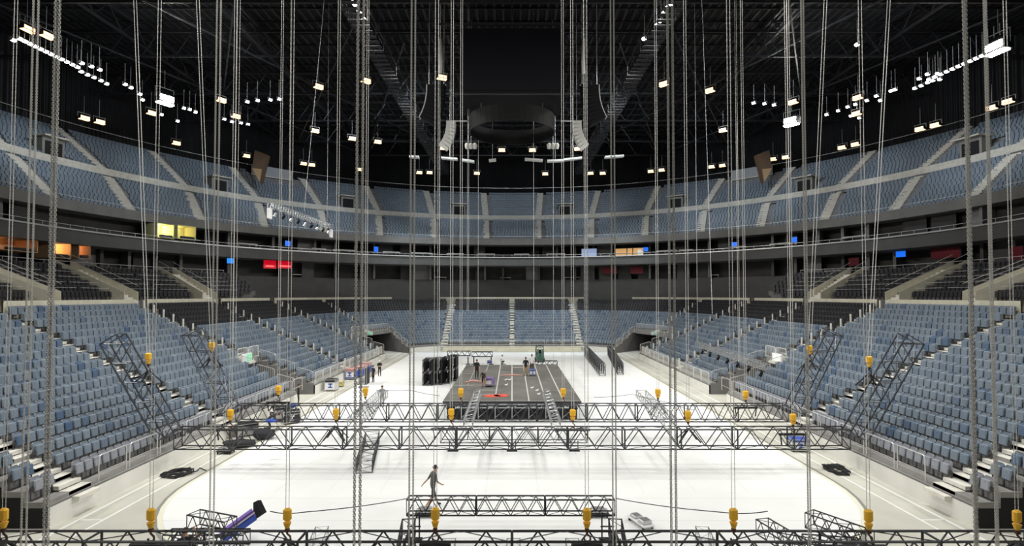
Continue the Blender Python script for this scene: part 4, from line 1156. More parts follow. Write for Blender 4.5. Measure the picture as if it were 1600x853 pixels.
# ------------------------------------------------------------------ stage
o = empty('stage', (0, 49, 0), 'low black stage platform with pale seams in the middle of the white floor', 'stage')
SX, SY0, SY1, SZ = 4.95, -10.0, 10.2, 1.43
b = MB()
nx, ny = 8, 8
for i in range(nx):
    for j in range(ny):
        x0 = -SX+2*SX*i/nx; x1 = -SX+2*SX*(i+1)/nx; y0 = SY0+(SY1-SY0)*j/ny; y1 = SY0+(SY1-SY0)*(j+1)/ny
        b.box(((x0+x1)/2, (y0+y1)/2, SZ-.06), (x1-x0-.014, y1-y0-.014, .12))
b.build('deck', M['stage'], o)
b = MB()
for i in range(nx+1):
    for j in range(0, ny+1):
        x = -SX+.1+(2*SX-.2)*i/nx; y = SY0+.3+(SY1-SY0-.6)*j/ny
        b.tube((x, y, 0), (x, y, SZ-.12), .03, 5)
    b.tube((-SX+.1+(2*SX-.2)*i/nx, SY0+.3, .2), (-SX+.1+(2*SX-.2)*min(nx, i+1)/nx, SY0+.3, SZ-.2), .02, 5)
b.build('stage_legs_frame', M['alu'], o)
b = MB(); b.box((0, SY0+.55, .65), (2*SX-.5, .05, 1.25)); b.box((-SX+.2, 0, .65), (.05, SY1-SY0-3.2, 1.25)); b.box((SX-.2, 0, .65), (.05, SY1-SY0-3.2, 1.25)); b.build('skirt', M['blackcloth'], o)
b = MB()
def strip(x, y0, x1, y1, w=.07): b.obox((x, y0, SZ+.004), (x1, y1, SZ+.004), w, .008)
for x, w in ((0.0, .10), (1.22, .09), (2.45, .10), (3.7, .10)): strip(x, SY0+.05, x, SY1-.05, w)
strip(-1.24, SY0+1.8, -1.24, SY1-.1, .09); strip(-2.55, SY0+.1, -2.55, SY0+4.6, .08); strip(-2.55, SY1-5, -2.55, SY1-.1, .06)
strip(-3.75, SY0+7.2, -3.75, SY1-1, .04)
strip(-2.55, SY0+2.7, -1.2, SY0+2.7, .09); strip(-2.55, SY0+4.6, -1.2, SY0+4.6, .08); strip(-4.9, SY0+6.8, -3.2, SY0+6.8, .08); strip(-1.2, SY0+12.2, 0, SY0+12.2, .09)
strip(0, SY1-2.1, 1.2, SY1-2.1, .3); strip(-1.2, SY0+15, 0, SY0+15, .07); strip(-5, SY0+13.6, -3.6, SY0+13.6, .06); strip(2.5, SY0+4.4, 4.9, SY0+4.4, .03); strip(-4.9, SY0+3, -3.8, SY0+3, .04)
strip(-SX, SY0+.03, SX, SY0+.03, .05)
b.build('seam_tape', M['stage_e'], o)
b = MB(); b.box((0, SY0+.01, SZ-.06), (2*SX, .02, .11)); b.build('edge_trim', M['blackp'], o)
# red spray on the deck
rr = random.Random(4)
def blob(cx, cy, rx, ry, z, n=26, seed=1):
    r_ = random.Random(seed); q = MB(); pts = [V(cx+rx*math.cos(2*PI*i/n)*r_.uniform(.7, 1.1), cy+ry*math.sin(2*PI*i/n)*r_.uniform(.7, 1.1), z) for i in range(n)]
    q.prism(pts, (0, 0, .012)); return q
q = blob(-1.5, 41.0, .7, .6, SZ+.012, 30, 3); q2 = blob(-0.8, 41.2, .65, .6, SZ+.012, 30, 8); 
q.add(q2.v, q2.f); tag(q.build('red_mark', M['red']), 'red painted patch on the front of the black stage', 'mark')
for i, (x, y) in enumerate(((-.55, 48.4), (-.25, 48.4), (-.5, 45.6), (1.6, 44.2), (1.95, 43.0), (2.0, 41.4))):
    q = MB(); q.box((0, 0, .06), (.22, .16, .12), None, None, .03); q.tube((.05, 0, .1), (.16, .06, .16), .03, 6)
    tag(q.build('clamp', M['white'], None, False, (x, y, SZ+.005)), f'small white clamp left on the black stage, {ordn(i)} from the left back', 'clamp', 'white clamps on the stage')
# lines of red tool bag
q = MB(); q.path([V(-.9, 0, .06), V(-.4, .1, .1), V(0, -.05, .12), V(.5, .08, .08), V(1.1, 0, .06)], .05, 8); tag(q.build('strap', M['red_pale'], None, True, (-0.1, 51.0, SZ)), 'pale red strap lying across the stage by the man in tan trousers', 'strap')
q = MB(); q.path([V(-1.0, -.1, .06), V(-.4, .1, .2), V(.1, -.05, .16), V(.5, .08, .1)], .07, 8); tag(q.build('strap', M['red_pale'], None, True, (-3.0, 47.0, SZ)), 'pale red heap of strap beside the purple case', 'strap')

# ------------------------------------------------------------------ road cases
def case(px, py, w, d, h, m, label, rot=0.0, z=0.0, top=None, logo=None, lid=True, panel=None):
    p = at_z(px, py, z); o = empty('flight_case', p, label, 'case', None, rot)
    b = MB(); b.box((0, 0, .12+h*.36), (w, d, h*.70), None, None, .03); b.build('case_body', M[m], o)
    b = MB(); b.box((0, 0, .12+h*.84), (w, d, h*.24), None, None, .03); b.build('lid', M[top or m], o)
    b = MB()
    for sx in (-1, 1):
        for sy in (-1, 1): b.box((sx*w/2, sy*d/2, .12+h*.48), (.05, .05, h*.94))
    for zz in (.12+h*.02, .12+h*.715, .12+h*.95):
        for sy in (-1, 1): b.box((0, sy*d/2, zz), (w+.04, .035, .045))
        for sx in (-1, 1): b.box((sx*w/2, 0, zz), (.035, d+.04, .045))
    b.build('edge_trim', M['alu'], o)
    for sx in (-1, 1):
        for sy in (-1, 1):
            b = MB(); b.lathe([(.055, -.02), (.055, .02)], 10, None, V(sx*w*.38, sy*d*.36, .055), Matrix.Rotation(PI/2, 3, 'Y')); b.build('caster', M['rubber'], o)
    if panel:
        b = MB(); b.box((0, -d/2-.012, .12+h*.40), (w*.8, .02, h*.5)); b.build('front_panel', M[panel], o)
    if logo:
        b = MB(); y = -d/2-.028; zc = .12+h*.42; s = h*.2
        b.box((0, y, zc), (s*.5, .012, s*1.6)); b.box((0, y, zc+s*.75), (s*1.9, .012, s*.5)); b.box((0, y, zc-s*.75), (s*1.9, .012, s*.5)); b.build('emblem', M[logo], o)
    return o
case(549, 592, 1.05, 1.2, 1.05, 'blue', 'blue flight case by left wall, nearest of the row, white front emblem', 0.0, 0, 'red_pale', 'blue', True, 'white')
case(560, 588.5, 1.0, 1.3, 1.05, 'blue', 'blue flight case by left wall, second in the row with pale red top', 0.0, 0, 'red_pale')
case(566, 586, .9, 1.3, 1.05, 'blue', 'blue flight case by left wall, third in the row beside the bold chain', 0.0, 0, 'red_pale', 'white')
case(572, 583, 1.0, 1.3, 1.15, 'blue', 'blue flight case by left wall, farthest of the row beside the tall dark board', 0.0, 0, 'red_pale', 'blue', True, 'white')
case(518, 610, 1.05, 1.1, 1.0, 'white', 'white flight case with dark blue emblem at the left tunnel mouth', 0.12, 0, 'blackp', 'blue')
case(532, 604, .5, .6, .35, 'yellow', 'small yellow box on the floor beside the white emblem case')
case(1247, 704, .95, .8, .62, 'white', 'white case with blue lid under the middle truss, right side', -.1, 0, 'blue', 'blue')
case(832, 587, .62, .6, .5, 'blue', 'blue case with white front on the stage at the man in tan trousers', 0, SZ, None, 'blue', True, 'white')
case(765, 603.5, .62, .7, .62, 'purple', 'purple case with white side on the stage beside the bending man', -.25, SZ, None, None, True, 'white')
case(765, 569, .5, .5, .3, 'blue', 'little blue box on the back edge of the stage', 0, SZ)
case(455, 661, 1.1, .9, .8, 'blackp', 'black flight case under the left end of the middle truss, nearer', .5, 0, None, 'white')
case(442, 656, 1.1, .9, .9, 'alu', 'silver flight case under the left end of the middle truss', .4, 0, 'blackp')
case(385, 680, 1.2, .9, .7, 'alu', 'silver flight case covered by black cloth behind the middle truss left end', .7, 0, 'blackp')
# black cloth bundles over the grid, left end
def bundle(name, c, r, label, m, seed, sq=(1, 1, .6), cat='cloth'):
    r_ = random.Random(seed); b = MB(); n1, n2 = 8, 14; vs = []
    for i in range(n1+1):
        t = PI*i/n1
        for j in range(n2):
            a = 2*PI*j/n2; q = r*(1+r_.uniform(-.16, .16)); vs.append(V(q*math.sin(t)*math.cos(a)*sq[0], q*math.sin(t)*math.sin(a)*sq[1], max(0, q*sq[2]*(1+math.cos(t))*.8)))
    fs = [(i*n2+j, i*n2+(j+1) % n2, (i+1)*n2+(j+1) % n2, (i+1)*n2+j) for i in range(n1) for j in range(n2)]
    b.add(vs, fs); return tag(b.build(name, M[m], None, True, c), label, cat)
bundle('cloth_bundle', at_z(375, 697, 0), .6, 'black cloth heap on the floor below the middle truss left end', 'blackcloth', 1, (1.7, .9, .4))
bundle('cloth_bundle', at_z(412, 686, 0), .5, 'dark grey cloth heap right of the black one under the middle truss', 'cl_dark', 2, (1.3, 1, .8))
bundle('work_bag', at_z(458, 637, 1.0), .26, 'bright blue bag hanging at the rear truss left end', 'blue', 3, (1, 1, .7), 'bag')
bundle('work_bag', at_z(424, 660, 2.16), .28, 'blue and white bag lying on the middle truss', 'blue', 4, (1.1, .8, .4), 'bag')
0 and bundle('work_bag', at_z(437, 651, 0.9), .36, 'pale blue bag under the rear truss left end', 'window_lit' if False else 'purple', 5, (1, 1, .8), 'bag')
# tall dark board with steps by it
o = empty('panel_cart', at_z(574, 600, 0), 'tall dark board on a cart near the blue cases', 'cart')
b = MB(); b.box((0, 0, .85), (.16, 1.2, 1.6), None, None, .02); b.build('board', M['cl_dark'], o)
b = MB(); b.box((-.45, 0, .12), (1.0, 1.1, .1)); b.build('platform', M['alu'], o)
for sx in (-.8, 0):
    for sy in (-.45, .45): b = MB(); b.lathe([(.06, -.03), (.06, .03)], 10, None, V(sx, sy, .06), Matrix.Rotation(PI/2, 3, 'Y')); b.build('wheel', M['rubber'], o)
for i in range(3):
    b = MB(); b.box((0, 0, .05), (.75, .55, .10), None, None, .02); tag(b.build('step_board', M['alu'], None, False, V(*at_z(567, 599, 0))+V(0, 0, .17+.105*i)), f'pale grey board stacked on the dark cart, {["lowest", "middle", "top"][i]} one', 'board', 'boards on the cart')
b = MB(); b.box((0, 0, .03), (1.0, .5, .06), None, None, .02); tag(b.build('floor_plate', M['concrete_d'], None, False, at_z(568, 605, 0.02)), 'flat grey plate on the floor in front of the dark cart', 'plate')
# upright truss dollies left of the stage
for i, (px, Y, z0) in enumerate(((668, 54, 0), (684, 54.5, 0), (697, 55.3, 0), (707, 57, 0))):
    for lv in range(2):
        X = (px-800)/F*Y; W = .92 if i == 0 else .78; Hh = 1.25
        o = empty('dolly_truss', (X, Y, 0.05+lv*1.27), f'dark end-on truss left of stage, {ordn(i)} stack from left, {"lower" if lv == 0 else "upper"} one', 'truss', 'end-on truss stacks')
        b = MB(); D = 2.4
        for sx in (-1, 1):
            for zz in (.04, Hh-.04): b.obox((sx*W/2, 0, zz), (sx*W/2, D, zz), .07, .07)
            for k in range(5): b.obox((sx*W/2, D*k/4, 0.04), (sx*W/2, D*k/4, Hh-.04), .05, .05)
            for k in range(4): b.obox((sx*W/2, D*k/4, 0.04), (sx*W/2, D*(k+1)/4, Hh-.04), .035, .035)
        for k in range(5):
            for zz in (.04, Hh-.04): b.obox((-W/2, D*k/4, zz), (W/2, D*k/4, zz), .05, .05)
        b.build('truss_frame', M['truss_k'], o)
        b = MB()
        for k in range(4):
            for sx in (-1, 1): b.box((sx*W*.30, .3+k*.6, Hh*.5), (W*.30, .34, Hh*.78), None, None, .05)
        b.build('lamp_pod', M['pa_black'], o)
# nested frames right of the stage, two rows
for r, (x0, y0, x1, y1, n) in enumerate((((941-800)/F*60.5, 60.5, (917-800)/F*79, 79, 11), ((969-800)/F*61.3, 61.3, (953-800)/F*80, 80, 12))):
    for i in range(n):
        t = i/(n-1); X, Y = x0+(x1-x0)*t, y0+(y1-y0)*t
        o = empty('frame_cart', (X, Y, 0), f'grey tube frame cart right of stage, {"left" if r == 0 else "right"} row, {ordn(i)} from near end', 'cart', 'nested frame carts', math.atan2(y1-y0, x1-x0)-PI/2)
        b = MB(); W, D, Hh = .62, 1.25, 1.5
        for sy in (0, D):
            b.path([V(-W/2, sy, .12), V(-W/2, sy, Hh-.2), V(-W/2+.12, sy, Hh), V(W/2-.12, sy, Hh), V(W/2, sy, Hh-.2), V(W/2, sy, .12)], .036, 6, None, True)
        b.path([V(-W/4, 0, .3), V(-W/4, 0, Hh-.35), V(0, 0, Hh-.25), V(W/4, 0, Hh-.35), V(W/4, 0, .3)], .034, 6, None, True)
        for sx in (-1, 1):
            for zz in (.14, .55, 1.0, Hh-.16): b.tube((sx*W/2, 0, zz), (sx*W/2, D, zz), .026, 5)
            b.tube((sx*W/2, 0, .14), (sx*W/2, D, Hh-.16), .022, 5)
        for k in range(4): b.tube((-W/2+.1, D*k/3, Hh-.02), (W/2-.1, D*k/3, Hh-.02), .025, 5)
        b.build('tube_frame', M['truss'], o)
        for sx in (-1, 1):
            for sy in (.12, D-.12): b = MB(); b.lathe([(.06, -.02), (.06, .02)], 8, None, V(sx*W/2, sy, .06), Matrix.Rotation(PI/2, 3, 'Y')); b.build('caster', M['rubber'], o)
# standing frames and trusses behind the stage
truss('trolley_truss', (-8.4, 71, 1.42), (-5.4, 71, 1.42), 'dark truss on a stand behind the stage, left of the pair', .5, .6, .75, 'truss_k', .04, .025, 9)
truss('trolley_truss', (-5.2, 70.6, 1.35), (-2.5, 70.6, 1.35), 'dark truss on a stand behind the stage, right of the pair', .5, .6, .9, 'truss_k', .045, .02, 9)
for i, x in enumerate((-8.0, -5.7, -4.95, -2.7)):
    b = MB(); b.box((0, 0, .5), (.12, .6, 1.0)); b.box((0, 0, .03), (.6, .7, .06)); tag(b.build('truss_stand', M['truss_k'], None, False, (x, 70.8, 0)), f'black stand carrying a truss behind the stage, {ordn(i)} from left', 'stand', 'stands behind the stage')
truss('floor_truss', (-4.0, 65.5, .3), (-0.5, 65.5, .3), 'grey truss lying on the floor behind the back edge of the stage', .5, .5, .6, 'truss', .035, .02, 9)
truss('floor_truss', (2.4, 67.5, .62), (5.6, 67.5, .62), 'grey truss held in front of the green forklift', .55, .5, .7, 'truss', .035, .025, 9)
# forklift
o = empty('forklift', (3.75, 73.5, 0), 'green forklift carrying a truss behind the stage', 'forklift')
b = MB(); b.box((0, .6, .62), (1.15, 1.9, .62), None, None, .08); b.box((0, 1.35, 1.0), (1.1, .7, .5), None, None, .1); b.build('body', M['green'], o)
b = MB()
for sx in (-1, 1): b.obox((sx*.34, -.45, .1), (sx*.34, -.45, 2.25), .11, .12); b.obox((sx*.2, -.52, .1), (sx*.2, -.52, 2.0), .07, .08)
for z in (.3, 1.1, 2.0): b.box((0, -.45, z), (.75, .08, .1))
b.build('mast', M['green'], o)
b = MB()
for sx in (-1, 1):
    b.obox((sx*.5, -.15, .9), (sx*.46, .1, 2.1), .07, .07); b.obox((sx*.5, 1.3, 1.2), (sx*.46, 1.1, 2.1), .07, .07)
b.box((0, .6, 2.12), (1.05, 1.2, .07)); b.build('overhead_guard', M['blackp'], o)
b = MB()
for sx in (-1, 1): b.box((sx*.25, -1.1, .12), (.1, 1.2, .05)); b.box((sx*.25, -.52, .4), (.1, .06, .6))
b.build('fork', M['blackp'], o)
for sx in (-1, 1):
    for y in (-.1, 1.3): b = MB(); b.lathe([(.12, -.1), (.28, -.09), (.28, .09), (.12, .1)], 14, None, V(sx*.55, y, .28), Matrix.Rotation(PI/2, 3, 'Y')); b.build('wheel', M['rubber'], o)
    b = MB(); b.box((sx*.3, -.62, 1.9), (.16, .08, .2), None, None, .03); b.build('work_lamp', M['white'], o)
b = MB(); b.box((0, .75, 1.02), (.5, .5, .1), None, None, .03); b.box((0, 1.0, 1.3), (.5, .12, .5), None, None, .04); b.build('driver_seat', M['rubber'], o)
# cable coils on the aprons
def coil(px, py, label, seed, rx=1.0, ry=.6):
    c = at_z(px, py, 0); r_ = random.Random(seed); pts = []
    for i in range(160):
        a = i*.36; k = .45+.5*r_.random()
        pts.append(V(rx*k*math.cos(a)+.5*rx*(i/160-.5), ry*k*math.sin(a)+.3*(i/160-.5), .03+.09*(i/160)+.02*math.sin(a*3)))
    pts.append(V(rx*1.5, .5, .03)); b = MB(); b.path(pts, .028, 5); return tag(b.build('cable_coil', M['rubber'], None, True, c), label, 'cable')
coil(278, 741, 'black cable heap on the floor along the left wall', 2, .75, .75)
coil(1306, 735, 'black cable heap on the floor along the right wall', 6, .5, 1.0)
def floor_cable(pts, label, r=.014):
    b = MB(); P = [Vector(p) for p in pts]; S = []
    for i in range(len(P)-1):
        for k in range(8): S.append(P[i].lerp(P[i+1], k/8)-P[0]-V(0, 0, .05*math.sin(PI*k/8)))
    S.append(P[-1]-P[0]); b.path(S, r, 5); return tag(b.build('cable', M['rubber'], None, True, P[0]), label, 'cable')
floor_cable([(-7.0, 15.9, 2.75), (-6.2, 16.2, 2.6), (-3.7, 19.6, 1.75)], 'thin black cable strung from left hoist to the short truss')
floor_cable([(7.4, 15.9, 2.75), (6.2, 16.2, 2.6), (3.7, 19.6, 1.75)], 'thin black cable strung from right hoist to the short truss')
floor_cable([(9.5, 28.5, 3.0), (9.0, 31, 2.9), (7.6, 34.5, 2.75), (5.2, 34.8, 2.5)], 'thin black cable strung between the right hoists of two cross trusses')
floor_cable([(-8.6, 34.5, 3.0), (-6.5, 34.9, 2.95), (-4.6, 34.8, 2.6)], 'thin black cable strung along the rear cross truss, left')
# small dollies on the white floor
def dolly(px, py, w, d, m, label, rot=0.0, box=True):
    o = empty('wheel_dolly', at_z(px, py, 0), label, 'dolly', None, rot)
    b = MB(); b.box((0, 0, .16), (w, d, .08), None, None, .02); b.build('platform', M[m], o)
    if box: b = MB(); b.box((0, -d*.25, .27), (w*.8, d*.35, .14), None, None, .03); b.box((0, d*.25, .25), (w*.7, d*.35, .10), None, None, .03); b.build('load', M['alu'], o)
    for sx in (-1, 1):
        for sy in (-1, 1): b = MB(); b.lathe([(.06, -.02), (.06, .02)], 10, None, V(sx*w*.4, sy*d*.4, .06), Matrix.Rotation(PI/2, 3, 'Y')); b.build('caster', M['rubber'], o)
dolly(1001, 820, .5, 1.2, 'white', 'white wheeled dolly on the floor right of the short truss arm', .35)
dolly(664, 806, .75, .6, 'blackp', 'dark dolly under the left end of the short black truss')
dolly(935, 806, .8, .6, 'blackp', 'dark dolly under the right end of the short black truss')
dolly(353, 708, .85, .6, 'blackp', 'small black dolly with silver load below the middle truss left end')
# blue and purple banner case with black end plate at front left
o = empty('tilted_case', (-10.0, 20.2, 0.2), 'long blue and purple case tipped up with a black end plate, front left', 'case', None, 0)
a = V(-.5, -.3, .1); c = V(.40, .25, .72)
b = MB(); b.obox(a, c, .26, .28); b.build('case_body', M['purple'], o)
b = MB(); dd = (c-a).normalized(); b.obox(a+V(.10, -.10, -.10), c+V(.10, -.10, -.12), .18, .2); b.build('blue_side', M['blue'], o)
b = MB(); b.obox(a+V(.10, -.16, .06), c+V(.10, -.16, .06), .05, .05); b.build('edge_trim', M['alu'], o)
b = MB(); b.prism([c+V(-.03, 0, .36), c+V(-.02, .0, -.30), c+V(.26, .12, -.12), c+V(.06, .08, .34)], (.12, .1, .05)); b.build('end_plate', M['blackcloth'], o)

# ------------------------------------------------------------------ people
def seg_d(p, a, b):
    ab = b-a; t = max(0, min(1, (p-a).dot(ab)/max(ab.length_squared, 1e-9))); return (p-(a+ab*t)).length
BASE = dict(pel=(0, 0, .95), spi=(0, 0, 1.14), che=(0, 0, 1.36), nec=(0, .01, 1.50), hea=(0, .03, 1.60), top=(0, .03, 1.70),
            shl=(-.19, 0, 1.42), ell=(-.25, -.03, 1.14), wrl=(-.26, .05, .90), hal=(-.26, .07, .83),
            shr=(.19, 0, 1.42), elr=(.25, -.03, 1.14), wrr=(.26, .05, .90), har=(.26, .07, .83),
            hil=(-.095, 0, .90), knl=(-.105, .03, .49), anl=(-.11, -.02, .085), tol=(-.12, .15, .04),
            hir=(.095, 0, .90), knr=(.105, .03, .49), anr=(.11, -.02, .085), tor=(.12, .15, .04))
RAD = dict(pel=(.155, .115), spi=(.145, .10), che=(.17, .115), nec=(.055, .055), hea=(.082, .10), top=(.07, .085), shl=(.065, .065), ell=(.045, .045), wrl=(.03, .03), hal=(.034, .02),
           shr=(.065, .065), elr=(.045, .045), wrr=(.03, .03), har=(.034, .02), hil=(.09, .095), knl=(.06, .06), anl=(.042, .045), tol=(.04, .03), hir=(.09, .095), knr=(.06, .06), anr=(.042, .045), tor=(.04, .03))
ED = [('pel', 'spi'), ('spi', 'che'), ('che', 'nec'), ('nec', 'hea'), ('hea', 'top'), ('che', 'shl'), ('shl', 'ell'), ('ell', 'wrl'), ('wrl', 'hal'), ('che', 'shr'), ('shr', 'elr'), ('elr', 'wrr'), ('wrr', 'har'),
      ('pel', 'hil'), ('hil', 'knl'), ('knl', 'anl'), ('anl', 'tol'), ('pel', 'hir'), ('hir', 'knr'), ('knr', 'anr'), ('anr', 'tor')]
def person(loc, rz, label, pose=None, shirt='cl_grey', legs='cl_dark', shorts=False, helmet=False, bare_arms=True):
    J = {k: Vector(v) for k, v in BASE.items()}
    for k, v in (pose or {}).items(): J[k] = Vector(v)
    names = list(J); ix = {n: i for i, n in enumerate(names)}
    me = bpy.data.meshes.new('person'); me.from_pydata([J[n] for n in names], [(ix[a], ix[b]) for a, b in ED], [])
    o = bpy.data.objects.new('person', me); COL.objects.link(o)
    sk = o.modifiers.new('skin', 'SKIN'); o.modifiers.new('sub', 'SUBSURF').levels = 2
    for i, n in enumerate(names):
        sv = me.skin_vertices[0].data[i]; sv.radius = RAD[n]; sv.use_root = (n == 'pel')
    dg = bpy.context.evaluated_depsgraph_get(); ev = o.evaluated_get(dg); m2 = bpy.data.meshes.new_from_object(ev)
    vs = [v.co.copy() for v in m2.vertices]; fs = [tuple(p.vertices) for p in m2.polygons]
    mb = MB(); mats = [M['skin'], M[shirt], M[legs], M['blackp']]; mb.mats = mats
    mb.v = [tuple(v) for v in vs]; mb.f = fs
    part = {('pel', 'spi'): 1, ('spi', 'che'): 1, ('che', 'nec'): 1, ('nec', 'hea'): 0, ('hea', 'top'): 0, ('che', 'shl'): 1, ('che', 'shr'): 1, ('shl', 'ell'): 1, ('shr', 'elr'): 1, ('ell', 'wrl'): 0 if bare_arms else 1, ('elr', 'wrr'): 0 if bare_arms else 1, ('wrl', 'hal'): 0, ('wrr', 'har'): 0,
            ('pel', 'hil'): 2, ('pel', 'hir'): 2, ('hil', 'knl'): 2, ('hir', 'knr'): 2, ('knl', 'anl'): 0 if shorts else 2, ('knr', 'anr'): 0 if shorts else 2, ('anl', 'tol'): 3, ('anr', 'tor'): 3}
    for f_ in fs:
        c = sum((vs[i] for i in f_), Vector())/len(f_)
        e = min(ED, key=lambda q: seg_d(c, J[q[0]], J[q[1]])-min(RAD[q[0]][0], RAD[q[1]][0])*.8); mb.m.append(part[e])
    hd = (J['top']-J['hea']).normalized()
    # fingers, thumb, nose, ears, eyes as bumps grown out of the body
    for s in 'lr':
        w, h = J['wr'+s], J['ha'+s]; d = (h-w).normalized(); side = d.cross(V(0, 1, 0)); side = side.normalized() if side.length > .1 else V(0, 0, 1); fw = side.cross(d)
        for k in range(4):
            q = h+side*(-.024+.016*k); L = (.062, .075, .07, .055)[k]
            mb.path([q-d*.02, q+d*L*.5+fw*.008, q+d*L*.9+fw*.03], .0085, 5, M['skin'])
        q = h+side*.03-d*.05; mb.path([q, q+side*.03+d*.03, q+side*.032+d*.06+fw*.015], .0095, 5, M['skin'])
    f_ = V(0, 1, 0); sd = V(1, 0, 0)
    fwd = hd.cross(sd)*-1 if abs(hd.x) < .9 else f_
    fwd = sd.cross(hd)*-1
    if fwd.dot(f_) < 0 and abs(hd.y) < .9: fwd = -fwd
    H = (J['hea']+J['top'])/2
    mb.tube(H+fwd*.085, H+fwd*.118-hd*.028, .010, 5, M['skin'], .017)
    for sx in (-1, 1):
        mb.box(H+sd*sx*.082, (.02, .035, .055), M['skin'], None, .008); mb.box(H+fwd*.093+sd*sx*.032+hd*.012, (.022, .014, .010), M['blackp'], None, .003)
    mb.box(H+fwd*.092-hd*.055, (.045, .012, .010), M['red_pale'], None, .003)
    bpy.data.objects.remove(o); 
    p = mb.build('person', None, None, True, loc, rz); tag(p, label, 'person')
    b = MB(); n1, n2 = 6, 12; vv = []
    rad = .125 if helmet else .108
    X = sd; Yv = fwd
    for i in range(n1+1):
        t = PI*.56*i/n1
        for j in range(n2):
            a = 2*PI*j/n2; vv.append(H+hd*(.012+rad*1.12*math.cos(t))+X*(rad*.88*math.sin(t)*math.cos(a))+Yv*(rad*math.sin(t)*math.sin(a)-.012))
    b.add(vv, [(i*n2+j, i*n2+(j+1) % n2, (i+1)*n2+(j+1) % n2, (i+1)*n2+j) for i in range(n1) for j in range(n2)])
    b.build('helmet' if helmet else 'hair', M['helmet' if helmet else 'hair'], p, True)
    return p
walk = dict(spi=(0, .02, 1.14), che=(0, .06, 1.36), nec=(0, .09, 1.50), hea=(0, .12, 1.60), top=(0, .12, 1.71), shl=(-.19, .05, 1.42), ell=(-.25, -.10, 1.17), wrl=(-.24, -.33, .98), hal=(-.24, -.39, .93),
            shr=(.19, .06, 1.42), elr=(.24, .10, 1.15), wrr=(.22, .30, 1.0), har=(.21, .36, .97), knl=(-.10, .14, .50), anl=(-.10, .26, .10), tol=(-.11, .42, .06), knr=(.10, -.04, .50), anr=(.10, -.34, .14), tor=(.11, -.19, .04))
p = at_z(676, 793, 0)
person((p.x, p.y, 0), math.radians(-62), 'person walking across the white floor, grey top and shorts, in front of the short truss', walk, 'cl_grey', 'cl_grey', True)
cross = dict(ell=(-.26, .08, 1.15), wrl=(-.06, .22, 1.16), hal=(.02, .22, 1.17), elr=(.26, .08, 1.15), wrr=(.06, .23, 1.13), har=(-.02, .24, 1.13))
p = at_z(593, 588, 0); person((p.x, p.y, 0), math.radians(200), 'person with white helmet and dark clothes standing alone near the left wall', cross, 'cl_black', 'cl_dark', False, True)
p = at_z(577, 600, 0); person((p.x+.15, p.y+1.0, 0), math.radians(140), 'person in dark clothes behind the tall dark board', None, 'cl_dark', 'cl_black')
p = at_z(597, 637, 0); person((p.x, p.y, 0), math.radians(10), 'person in light grey top behind the rear truss, seen from behind', None, 'cl_lgrey', 'cl_lgrey', False, False, False)
bend = dict(pel=(0, -.12, .93), spi=(0, .02, 1.06), che=(0, .24, 1.18), nec=(0, .38, 1.22), hea=(0, .47, 1.22), top=(0, .56, 1.19), shl=(-.19, .27, 1.16), ell=(-.24, .34, .87), wrl=(-.2, .42, .62), hal=(-.2, .45, .55),
            shr=(.19, .27, 1.16), elr=(.24, .34, .87), wrr=(.2, .42, .62), har=(.2, .45, .55), hil=(-.1, -.1, .88), hir=(.1, -.1, .88), knl=(-.12, .04, .48), knr=(.12, .04, .48), anl=(-.13, -.05, .085), anr=(.13, -.05, .085), tol=(-.14, .12, .04), tor=(.14, .12, .04))
p = at_z(756, 605, SZ); person((p.x, p.y, SZ), math.radians(172), 'person bending forward on the stage, grey brown top and dark shorts', bend, 'cl_mauve', 'cl_black', True)
p = at_z(745, 592, SZ); person((p.x, p.y, SZ), math.radians(200), 'person all in black standing on the stage behind the bending one', None, 'cl_black', 'cl_black')
p = at_z(821.5, 587.5, SZ); person((p.x, p.y, SZ), math.radians(185), 'person in dark top and tan trousers standing on the stage', None, 'cl_black', 'cl_tan')
p = at_z(831.5, 583, SZ); person((p.x, p.y+.6, SZ), math.radians(175), 'person in white shirt behind the blue case on the stage', None, 'cl_white', 'cl_black')
kneel = dict(pel=(0, -.05, .50), spi=(0, .02, .70), che=(0, .10, .92), nec=(0, .14, 1.05), hea=(0, .18, 1.14), top=(0, .20, 1.24), shl=(-.19, .1, .97), ell=(-.25, .22, .74), wrl=(-.18, .42, .62), hal=(-.16, .48, .58), shr=(.19, .1, .97), elr=(.25, .22, .74), wrr=(.18, .42, .62), har=(.16, .48, .58),
             hil=(-.1, -.03, .46), hir=(.1, -.03, .46), knl=(-.14, .36, .48), knr=(.12, .22, .06), anl=(-.14, .30, .085), anr=(.12, -.22, .09), tol=(-.14, .46, .04), tor=(.12, -.30, .05))
p = at_z(787, 570, 0); person((p.x, p.y, 0), math.radians(100), 'person crouching with gear behind the back edge of the stage', kneel, 'cl_white', 'cl_black')
p = at_z(466, 634, 0); person((p.x, p.y, 0), math.radians(-70), 'person in black near the left tunnel mouth, half hidden behind the rear truss', None, 'cl_black', 'cl_black', False, False, False)
p = V(-10.15, 17.1, 0); person(p, math.radians(30), 'person in black top with raised hand behind the front truss, bottom left', dict(elr=(.36, .1, 1.25), wrr=(.27, .25, 1.52), har=(.24, .27, 1.6)), 'cl_black', 'cl_dark')
p = at_z(421, 677, 0); person((p.x, p.y, 0), math.radians(-60), 'person in dark clothes bent over the silver case at left', bend, 'cl_dark', 'cl_dark')
p = at_z(430, 655, 0); person((p.x, p.y, 0), math.radians(60), 'person in black working between the two trusses at left', kneel, 'cl_black', 'cl_dark')

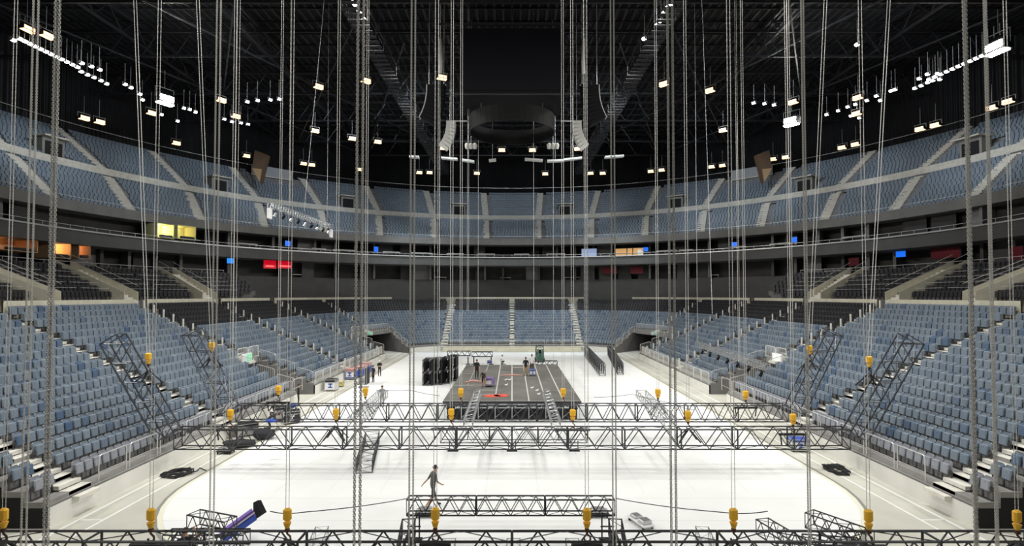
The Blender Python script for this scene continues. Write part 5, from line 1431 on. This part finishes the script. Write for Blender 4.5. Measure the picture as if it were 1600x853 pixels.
# ------------------------------------------------------------------ light
W = bpy.data.worlds.new('world'); SC.world = W; W.use_nodes = True
W.node_tree.nodes['Background'].inputs[0].default_value = (0.5, 0.5, 0.55, 1); W.node_tree.nodes['Background'].inputs[1].default_value = 0.0
def spot(p, target, power, col=(1, .985, .95), size=110, blend=.6, rad=1.2):
    L = bpy.data.lights.new('flood_fill_beam', 'SPOT'); L.energy = power; L.color = col; L.spot_size = math.radians(size); L.spot_blend = blend; L.shadow_soft_size = rad
    o = bpy.data.objects.new('flood_fill_beam', L); COL.objects.link(o); o.location = p
    d = Vector(target)-Vector(p); o.rotation_euler = d.to_track_quat('-Z', 'Y').to_euler()
    return o
PW = 15500.0
for sx in (-1, 1):
    for y in (22, 34, 46, 58, 70): spot((sx*13, y, 35), (sx*5, y+1, 0), PW*.42, size=100)
    for y in (28, 42, 56, 72): spot((sx*44, y, 32), (-sx*14, y+3, 2), PW*1.0, size=80)      # across, onto the opposite stand
    for y in (20, 36, 52, 68): spot((sx*13, y, 34), (sx*27, y+2, 4), PW*.62, size=70)
    spot((sx*10, 62, 33), (sx*22, 112, 28), PW*.75, (.80, .90, 1.0), size=70); spot((sx*20, 50, 33), (sx*58, 76, 28), PW*.62, (.80, .90, 1.0), size=75)
    spot((sx*20, 70, 33), (sx*45, 100, 29), PW*.5, (.80, .90, 1.0), size=60)
    spot((sx*30, 60, 34), at_y(800+sx*560, 262, 78), PW*.32, (.80, .90, 1.0), size=20); spot((sx*30, 45, 34), at_y(800+sx*745, 240, 62), PW*.4, (.80, .90, 1.0), size=26)
    spot((sx*6, 80, 34), (sx*14, 118, 28.5), PW*.32, (.80, .90, 1.0), size=45)
    for x, z in ((14, 34), (40, 33)): spot((sx*x, -8, z), (sx*x*.4, 55, 6), PW*.75, size=60)     # fill lamps added behind the viewer to brighten chains and far stands
for sx in (-1, 1): spot((sx*30, -6, 30), (sx*2, 9, 13), PW*.9, size=60)  # added pair of fill lamps that only brighten the near chains
for x in (-16, 0, 16): spot((x, 84, 34), (x*.9, 94, 2), PW*1.0, (.80, .90, 1.0), size=60)
SC.view_settings.view_transform = 'Standard'; SC.view_settings.look = 'None'; SC.view_settings.exposure = 0.1; SC.view_settings.gamma = 1.0
SC.view_settings.use_curve_mapping = False
SC.cycles.max_bounces = 5; SC.cycles.diffuse_bounces = 3; SC.cycles.glossy_bounces = 2; SC.cycles.use_denoising = True
